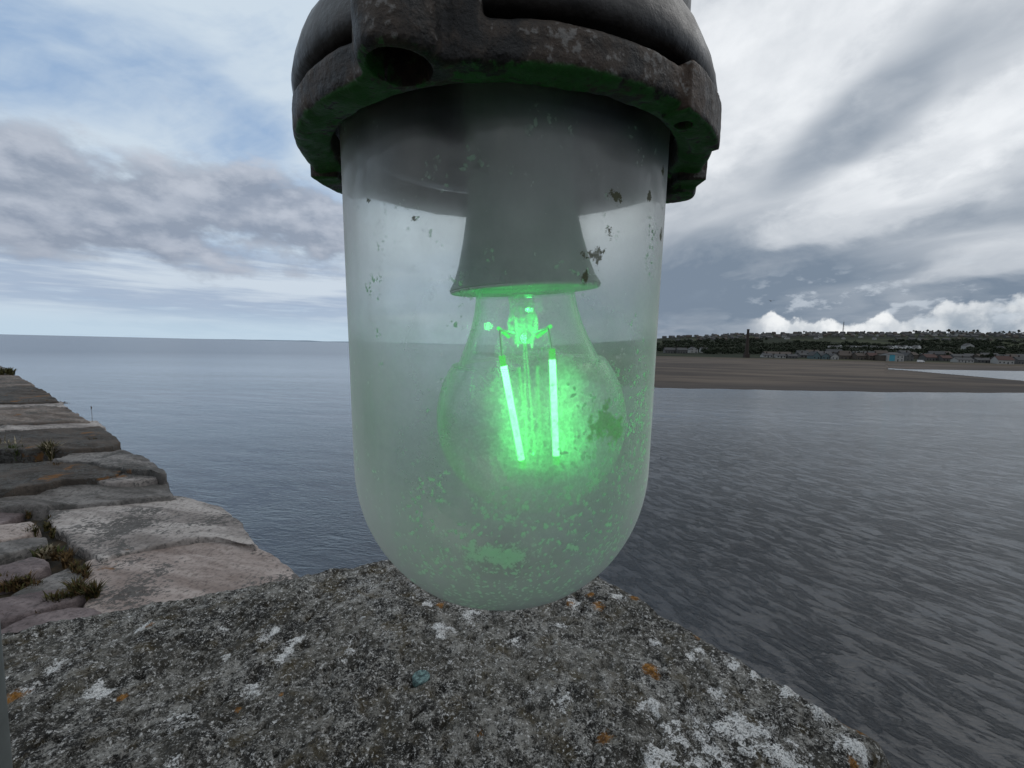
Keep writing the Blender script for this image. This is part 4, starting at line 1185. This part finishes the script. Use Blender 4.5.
# glass dome: a real 2.5 mm shell
RG = 0.0465
GB = -0.0800                                          # bottom of the dome
zc_ = GB + 0.0455
outer = []
n_arc = 30
for k in range(n_arc + 1):
    t = pi / 2 * k / n_arc
    outer.append((RG * .985 * sin(t) ** 0.94 if k else 0.0, zc_ - 0.0455 * cos(t) ** 0.97 if k < n_arc else zc_))
for k in range(1, 19):
    t = k / 18
    outer.append((RG * (.985 + .008 * t), zc_ + (.072 - zc_) * t))
th = 0.0025
inner = [(max(0, r - th * (1 if i > 4 else 1)) if i else 0.0, z + th * max(0.0, 1 - i / n_arc)) for i, (r, z) in enumerate(outer)]
def glass_mat(dusty):
    m, nt, out = new_mat('dirty_glass' if dusty else 'clear_glass')
    p = nt.coord()
    lw = nt.node('ShaderNodeLayerWeight'); lw.inputs[0].default_value = 0.5
    facing = E(nt, lw.outputs['Facing'])
    fr = nt.node('ShaderNodeFresnel'); fr.inputs[0].default_value = 1.45
    x, y, z = nt.sep(p)
    gl_bump = nt.bump(nt.noise(p, 60, 4, .5), 0.0008, 0.35)
    gloss = nt.shader('ShaderNodeBsdfGlossy', Color=(1, 1, 1), Roughness=0.22 if dusty else 0.05, Normal=gl_bump)
    trans = nt.shader('ShaderNodeBsdfTransparent', Color=(0.975, 0.985, 0.975) if dusty else (0.98, 0.99, 0.98))
    base = nt.mixs(nt.schlick(.04, .95), trans, gloss)
    if dusty:
        fine = nt.noise(p, 850, 3, .65); mid = nt.noise(p, 120, 6, .68); big = nt.noise(p, 26, 4, .55)
        low_ = nt.ss(z, 0.02, -0.07)
        haze = (0.13 + nt.ss(z, .040, -.02) * .07 + nt.ss(big, .35, .7) * 0.20 - .05 + (fine - .5) * 0.14 + (mid - .5) * 0.20 + nt.ss(nt.noise(nt.mapping(p, scale=(90, 90, 9)), 1.0, 4, .6), .52, .72) * .09 + facing.pow(3.5) * 0.75 + low_ * 0.30 - nt.ss(nt.vmath('DISTANCE', p, (.008, -.044, -.020)) / .046, 1.1, .5) * .13).clamp()
        # flecks: crowded at the lower right, thin elsewhere
        fz = nt.blob(p, [((.020, -.042, -.040), .030), ((-.004, -.040, -.050), .026), ((.030, -.034, -.022), .022)])
        vor = nt.voro(nt.vmath('ADD', p, nt.scale(nt.noise(p, 300, 3, .6, col=True), .004)), 620)
        gate = nt.noise(p, 95, 4, .65)
        fleck = nt.ss(vor, .40, .24) * nt.ss(gate + nt.ss(fz, 1.25, .2) * .26, .56, .66)
        big_fl = nt.ss(nt.noise(p, 260, 5, .7) + nt.ss(fz, 1.2, .2) * .08, .67, .72)
        crust = nt.math('MAXIMUM', nt.ss(nt.vmath('DISTANCE', p, (-.001, .012, GB + .003)) / .015 + (nt.noise(p, 330, 5, .7) - .5) * 2.2, 1.0, .55),
                        nt.ss(nt.vmath('LENGTH', nt.mapping(p, loc=(0.0, 0.0, .0455 / .0036), scale=(1 / .0105, 0, 1 / .0036))) + (nt.noise(p, 420, 6, .78) - .5) * 5.0, 1.0, .3) * nt.ss(y, 0, -.01))
        fleck = nt.math('MAXIMUM', nt.math('MAXIMUM', fleck * .85, big_fl * .7), crust * .75)
        dust_c = nt.mix(fleck, (0.76, 0.765, 0.745), (0.82, 0.84, 0.81))
        dust = nt.mixs(0.14, nt.shader('ShaderNodeBsdfDiffuse', Color=dust_c), nt.shader('ShaderNodeBsdfTranslucent', Color=dust_c))
        rough = nt.shader('ShaderNodeBsdfRefraction', Color=(.97, 1, .98), Roughness=.72, IOR=1.35, Normal=nt.bump(fine, .0003, .5))
        grain = nt.noise(p, 1300, 2, .6) * .6 + nt.noise(p, 380, 4, .7) * .4
        blur = nt.shader('ShaderNodeBsdfRefraction', Color=(.97, .985, .975), Roughness=.85, IOR=1.07)
        near_b = nt.ss(nt.vmath('DISTANCE', p, (.008, -.044, -.022)) / .050, 1.1, .6)
        base = nt.mixs((.46 + (big - .5) * .5 + low_ * .15 - near_b * .46).clamp(), base, blur)
        base = nt.mixs(((.38 + nt.ss(grain, .40, .66) * .38) * nt.ss(nt.vmath('DISTANCE', p, (.010, -.044, -.020)) / .029 + (mid - .5) * .35, 1.0, .25)).clamp(), base, rough)
        base = nt.mixs(haze, base, dust)
        flk = nt.mixs(.82, nt.shader('ShaderNodeBsdfDiffuse', Color=(.82, .86, .82)), nt.shader('ShaderNodeBsdfTranslucent', Color=(.97, .98, .97)))
        base = nt.mixs(fleck, base, flk)
        # brown and mossy chips
        chips = nt.blob(p, [((.0248, -.039, .0345), .0020), ((.0205, -.0415, .022), .0028), ((.0235, -.040, .0265), .0016), ((.018, -.0425, .017), .0018), ((.0405, -.022, .030), .0020),
                            ((.0392, -.024, .045), .0016), ((-.0185, -.0425, .0285), .0010), ((.0345, -.031, .037), .0014), ((-.030, -.035, .034), .0010)])
        cm = nt.ss(chips + (nt.noise(p, 480, 6, .75) - .5) * 4.2, .75, .5)
        base = nt.mixs(cm * .85, base, nt.shader('ShaderNodeBsdfDiffuse', Color=(.075, .075, .03)))
        moss = nt.blob(p, [((.0235, -.0395, -.0155), .0055), ((.0275, -.037, -.0175), .0045)])
        mm = nt.ss(moss + (nt.noise(p, 380, 6, .75) - .5) * 3.6, .8, .5)
        mossb = nt.mixs(.55, nt.shader('ShaderNodeBsdfDiffuse', Color=(.10, .16, .05)), nt.shader('ShaderNodeBsdfTranslucent', Color=(.45, .75, .18)))
        base = nt.mixs(mm * .5, base, mossb)
    nt.l.new(base.s, out.inputs[0])
    return m
bm = bmesh.new()
lathe_bm(bm, outer + list(reversed(inner)), 128)
# give the inner skin its own clean glass
dome = bm_obj('glass_dome', bm, [glass_mat(True), glass_mat(False)], lamp)
for pl in dome.data.polygons:
    c = pl.center; r = sqrt(c.x ** 2 + c.y ** 2)
    best = None
    # inside skin: normals point to the axis / upwards
    nrm = pl.normal
    inw = (nrm.x * c.x + nrm.y * c.y) < 0 if c.z > zc_ else (nrm.dot(Vector((c.x, c.y, c.z - zc_))) < 0)
    if inw: pl.material_index = 1
for v_ in dome.data.vertices:
    p = v_.co; v_.co = p * (1 + 0.0035 * mn.noise(p * 35))

# lamp holder and bulb (hang slightly askew to the right)
inn = empty('lamp_holder_axis', (0, 0, 0))
AX = Matrix.Translation((.0018, 0, .09)) @ Matrix.Rotation(radians(-3.6), 4, 'Y') @ Matrix.Translation((0, 0, -.09))
bpy.data.objects.remove(inn)
def ax(o):
    o.data.transform(AX); return o
M_hold = principled('white_plastic', lambda nt: {'Base Color': nt.mix(nt.ss(nt.noise(nt.coord(), 70, 6, .6), .4, .7), (.40, .54, .43), (.29, .40, .31)), 'Roughness': .5})
M_rim = plain('lightened_white_plastic', (.85, .86, .85), .5, .04, 60)  # paler than the holder: bulb light on its underside put into the colour
bm = bmesh.new()
lathe_bm(bm, [(0, .115), (.0155, .115), (.0158, .060), (.0160, .046), (.0168, .039), (.0182, .032), (.0200, .025), (.0216, .0205), (.0228, .0186), (.0232, .0178), (.0229, .0174)], 72)
hold = ax(bm_obj('lamp_holder', bm, M_hold, lamp))
bm = bmesh.new()
lathe_bm(bm, [(.0228, .0176), (.0231, .0172), (.0226, .0168), (.0165, .0176), (.0158, .0190), (0, .0195)], 72)
ax(bm_obj('underside', bm, M_rim, hold))

def bulb_mat():
    m, nt, out = new_mat('bulb_glass')
    p = nt.coord()
    lw = nt.node('ShaderNodeLayerWeight'); lw.inputs[0].default_value = 0.5
    f_ = E(nt, lw.outputs['Facing'])
    fr = nt.node('ShaderNodeFresnel'); fr.inputs[0].default_value = 1.5
    gl = nt.shader('ShaderNodeBsdfGlossy', Color=(1, 1, 1), Roughness=0.06)
    tr = nt.shader('ShaderNodeBsdfTransparent', Color=(.96, .98, .97))
    b = nt.mixs(nt.schlick(.08, .92), tr, gl)
    du = nt.mixs(.25, nt.shader('ShaderNodeBsdfDiffuse', Color=(.92, .95, .93)), nt.shader('ShaderNodeBsdfTranslucent', Color=(.85, .9, .87)))
    b = nt.mixs((f_.pow(4.2) * .95 + .008 + nt.ss(nt.noise(p, 1100, 3, .75), .50, .70) * .12).clamp(), b, du)
    nt.l.new(b.s, out.inputs[0]); return m
BC = -0.0228
prof = [(.0150, .0180), (.0153, .0150), (.0160, .0110), (.0174, .0060), (.0195, .0010), (.0222, -.0050)]
for k in range(27):
    a = radians(37 - 127 * k / 26)
    prof.append((max(.030 * cos(a), 0.0), BC + .030 * sin(a)))
prof[-1] = (0.0, BC - .030)
bm = bmesh.new(); lathe_bm(bm, prof, 72)
bulb = ax(bm_obj('bulb', bm, bulb_mat(), lamp))
sol = bulb.modifiers.new('s', 'SOLIDIFY'); sol.thickness = .0007; sol.offset = -1
apply_mods(bulb)
bulb.data.polygons.foreach_set('use_smooth', [True] * len(bulb.data.polygons))

def emit(name, c, s):
    m, nt, out = new_mat(name)
    e = nt.node('ShaderNodeEmission'); nt.put(e.inputs[0], c); e.inputs[1].default_value = s
    nt.l.new(e.outputs[0], out.inputs[0]); return m
M_fil = emit('lit_green_filament', (0.095, 1.0, 0.18), 10.0)
M_filend = emit('dim_filament_end', (0.03, 1.0, 0.02), 0.8)
M_arm = emit('lit_filament_arm', (0.04, 1.0, 0.10), 1.3)
M_wire = principled('wire', lambda nt: {'Base Color': (.85, .86, .84), 'Roughness': .45})
M_stem = new_mat('stem_glass')
def stem_mat():
    m, nt, out = new_mat('stem_glass')
    fr = nt.node('ShaderNodeFresnel'); fr.inputs[0].default_value = 1.5
    g = nt.mixs(nt.schlick(.06, .9), nt.shader('ShaderNodeBsdfTransparent', Color=(.9, .95, .92)), nt.shader('ShaderNodeBsdfGlossy', Color=(1, 1, 1), Roughness=.04))
    d = nt.mixs(.5, nt.shader('ShaderNodeBsdfDiffuse', Color=(.8, .85, .8)), nt.shader('ShaderNodeBsdfTranslucent', Color=(.8, .85, .8)))
    g = nt.mixs(nt.ss(nt.noise(nt.coord(), 400, 4, .6), .45, .6) * .35 + .04, g, d)
    nt.l.new(g.s, out.inputs[0]); return m
bpy.data.materials.remove(M_stem[0])
M_stem = stem_mat()
def lp(px, py, dy=0.0):
    """lamp-space point seen at a pixel, at depth dy behind the lamp axis"""
    d = ray(px, py); t = (LD + dy) / d.y; p = CAM + d * t
    return lamp_inv @ p
bpy.context.view_layer.update()
lamp_inv = lamp.matrix_world.inverted()
def seg(a, b, t): return a + (b - a) * t
fils = [(lp(502, 357, -.006), lp(523, 467, -.004)), (lp(552, 350, -.007), lp(556.5, 463, -.004)),
        (lp(537, 358, .010), lp(541, 455, .006)), (lp(518, 360, .011), lp(529, 455, .007))]
for k, (a, b) in enumerate(fils):
    r = .00105 if k < 2 else .0006
    bm = bmesh.new(); tube_bm(bm, [seg(a, b, .08), seg(a, b, .93)], r, 10)
    fo = bm_obj('filament', bm, M_fil if k < 2 else M_wire, bulb) if k < 2 else bm_obj('support_wire', bm, M_wire, bulb)
    if k < 2:
        bm = bmesh.new(); tube_bm(bm, [seg(a, b, -.01), seg(a, b, .078)], r * .95, 8); bm_obj('filament_end', bm, M_filend, bulb)
        bm = bmesh.new(); tube_bm(bm, [seg(a, b, .932), seg(a, b, 1.01)], r * .95, 8); bm_obj('filament_end', bm, M_filend, bulb)
# point light added inside the glass stem to brighten the holder's underside
bl = bpy.data.lights.new('stem_fill_light', 'POINT'); bl.energy = 0.0055; bl.color = (0.05, 1.0, 0.16); bl.shadow_soft_size = 0.0013
blo = bpy.data.objects.new('stem_fill_light', bl); COL.objects.link(blo); blo.parent = bulb; blo.location = lp(523, 329)
# glass stem with flared pinch, arms, and bottom ring wire
s0 = lp(521, 296); s1 = lp(523, 322); s2 = lp(524, 344)
bm = bmesh.new(); tube_bm(bm, [s0, seg(s0, s1, .6), s1, seg(s1, s2, .4), s2], [.0042, .0040, .0050, .0046, .0028], 16); bm_obj('stem', bm, M_stem, bulb)
bm = bmesh.new()
for a, b in ((lp(514, 333), lp(500, 330, -.004)), (lp(534, 333), lp(548, 328, -.005)), (lp(500, 330, -.004), fils[0][0]), (lp(548, 328, -.005), fils[1][0]),
             (fils[0][1], lp(540, 470, -.004)), (lp(540, 470, -.004), fils[1][1]), (lp(540, 470, -.004), fils[2][1]), (lp(524, 344), lp(527, 465, -.001)), (lp(526, 344), lp(536, 466, -.001))):
    tube_bm(bm, [a, b], .00032, 6)
bm_obj('support_wire', bm, M_wire, bulb)
for a, b in ((lp(509, 337), lp(498, 328, -.004)), (lp(537, 337), lp(551, 326, -.005))):
    bm = bmesh.new(); tube_bm(bm, [a, b], .0006, 8); bm_obj('arm', bm, M_arm, bulb)

# ------------------------------------------------------------------ the post that carries the lamp
M_galv = principled('galvanised_pipe', lambda nt: {'Base Color': nt.mix(nt.noise(nt.coord(), 60, 5, .6), (.13, .145, .14), (.24, .26, .25)), 'Roughness': .55, 'Metallic': .6})
rr_ = 0.017
dpt = 0.26
d_ = ray(6, 768); pr = CAM + d_ * (dpt / d_.y)
pxp = pr.x - rr_ * 1.32
root = empty('lamp_post', (pxp, dpt, BZ)); tag(root, 'grey galvanised pipe post at the left edge of the block, carrying the lamp', 'post')
hgt = 0.42 + 0.255
topz = lamp.matrix_world @ Vector((0, 0, .172))
L = Vector((topz.x - pxp, topz.y - dpt, 0))
bm = bmesh.new(); tube_bm(bm, [(0, 0, -.01), (0, 0, .2), (0, 0, hgt - .05)], rr_, 28); bm_obj('pole', bm, M_galv, root)
bm = bmesh.new(); lathe_bm(bm, [(0, .001), (.045, .001), (.045, .010), (.024, .013), (.022, .03), (.0172, .031)], 40); bm_obj('base_plate', bm, M_galv, root)
pts = [Vector((0, 0, hgt - .08))]
for k in range(9):
    a = pi / 2 * k / 8; pts.append(Vector((0, 0, hgt - .05)) + L.normalized() * .05 * (1 - cos(a)) + Vector((0, 0, .05 * sin(a))))
for k in range(9):
    a = pi / 2 * k / 8; pts.append(L - L.normalized() * .05 * (1 - sin(a)) + Vector((0, 0, hgt - .05 * (1 - cos(a)))))
pts.append(L + Vector((0, 0, min(topz.z - BZ + .004, hgt - .056))))
bm = bmesh.new(); tube_bm(bm, pts, .015, 24); bm_obj('arm', bm, M_galv, root)
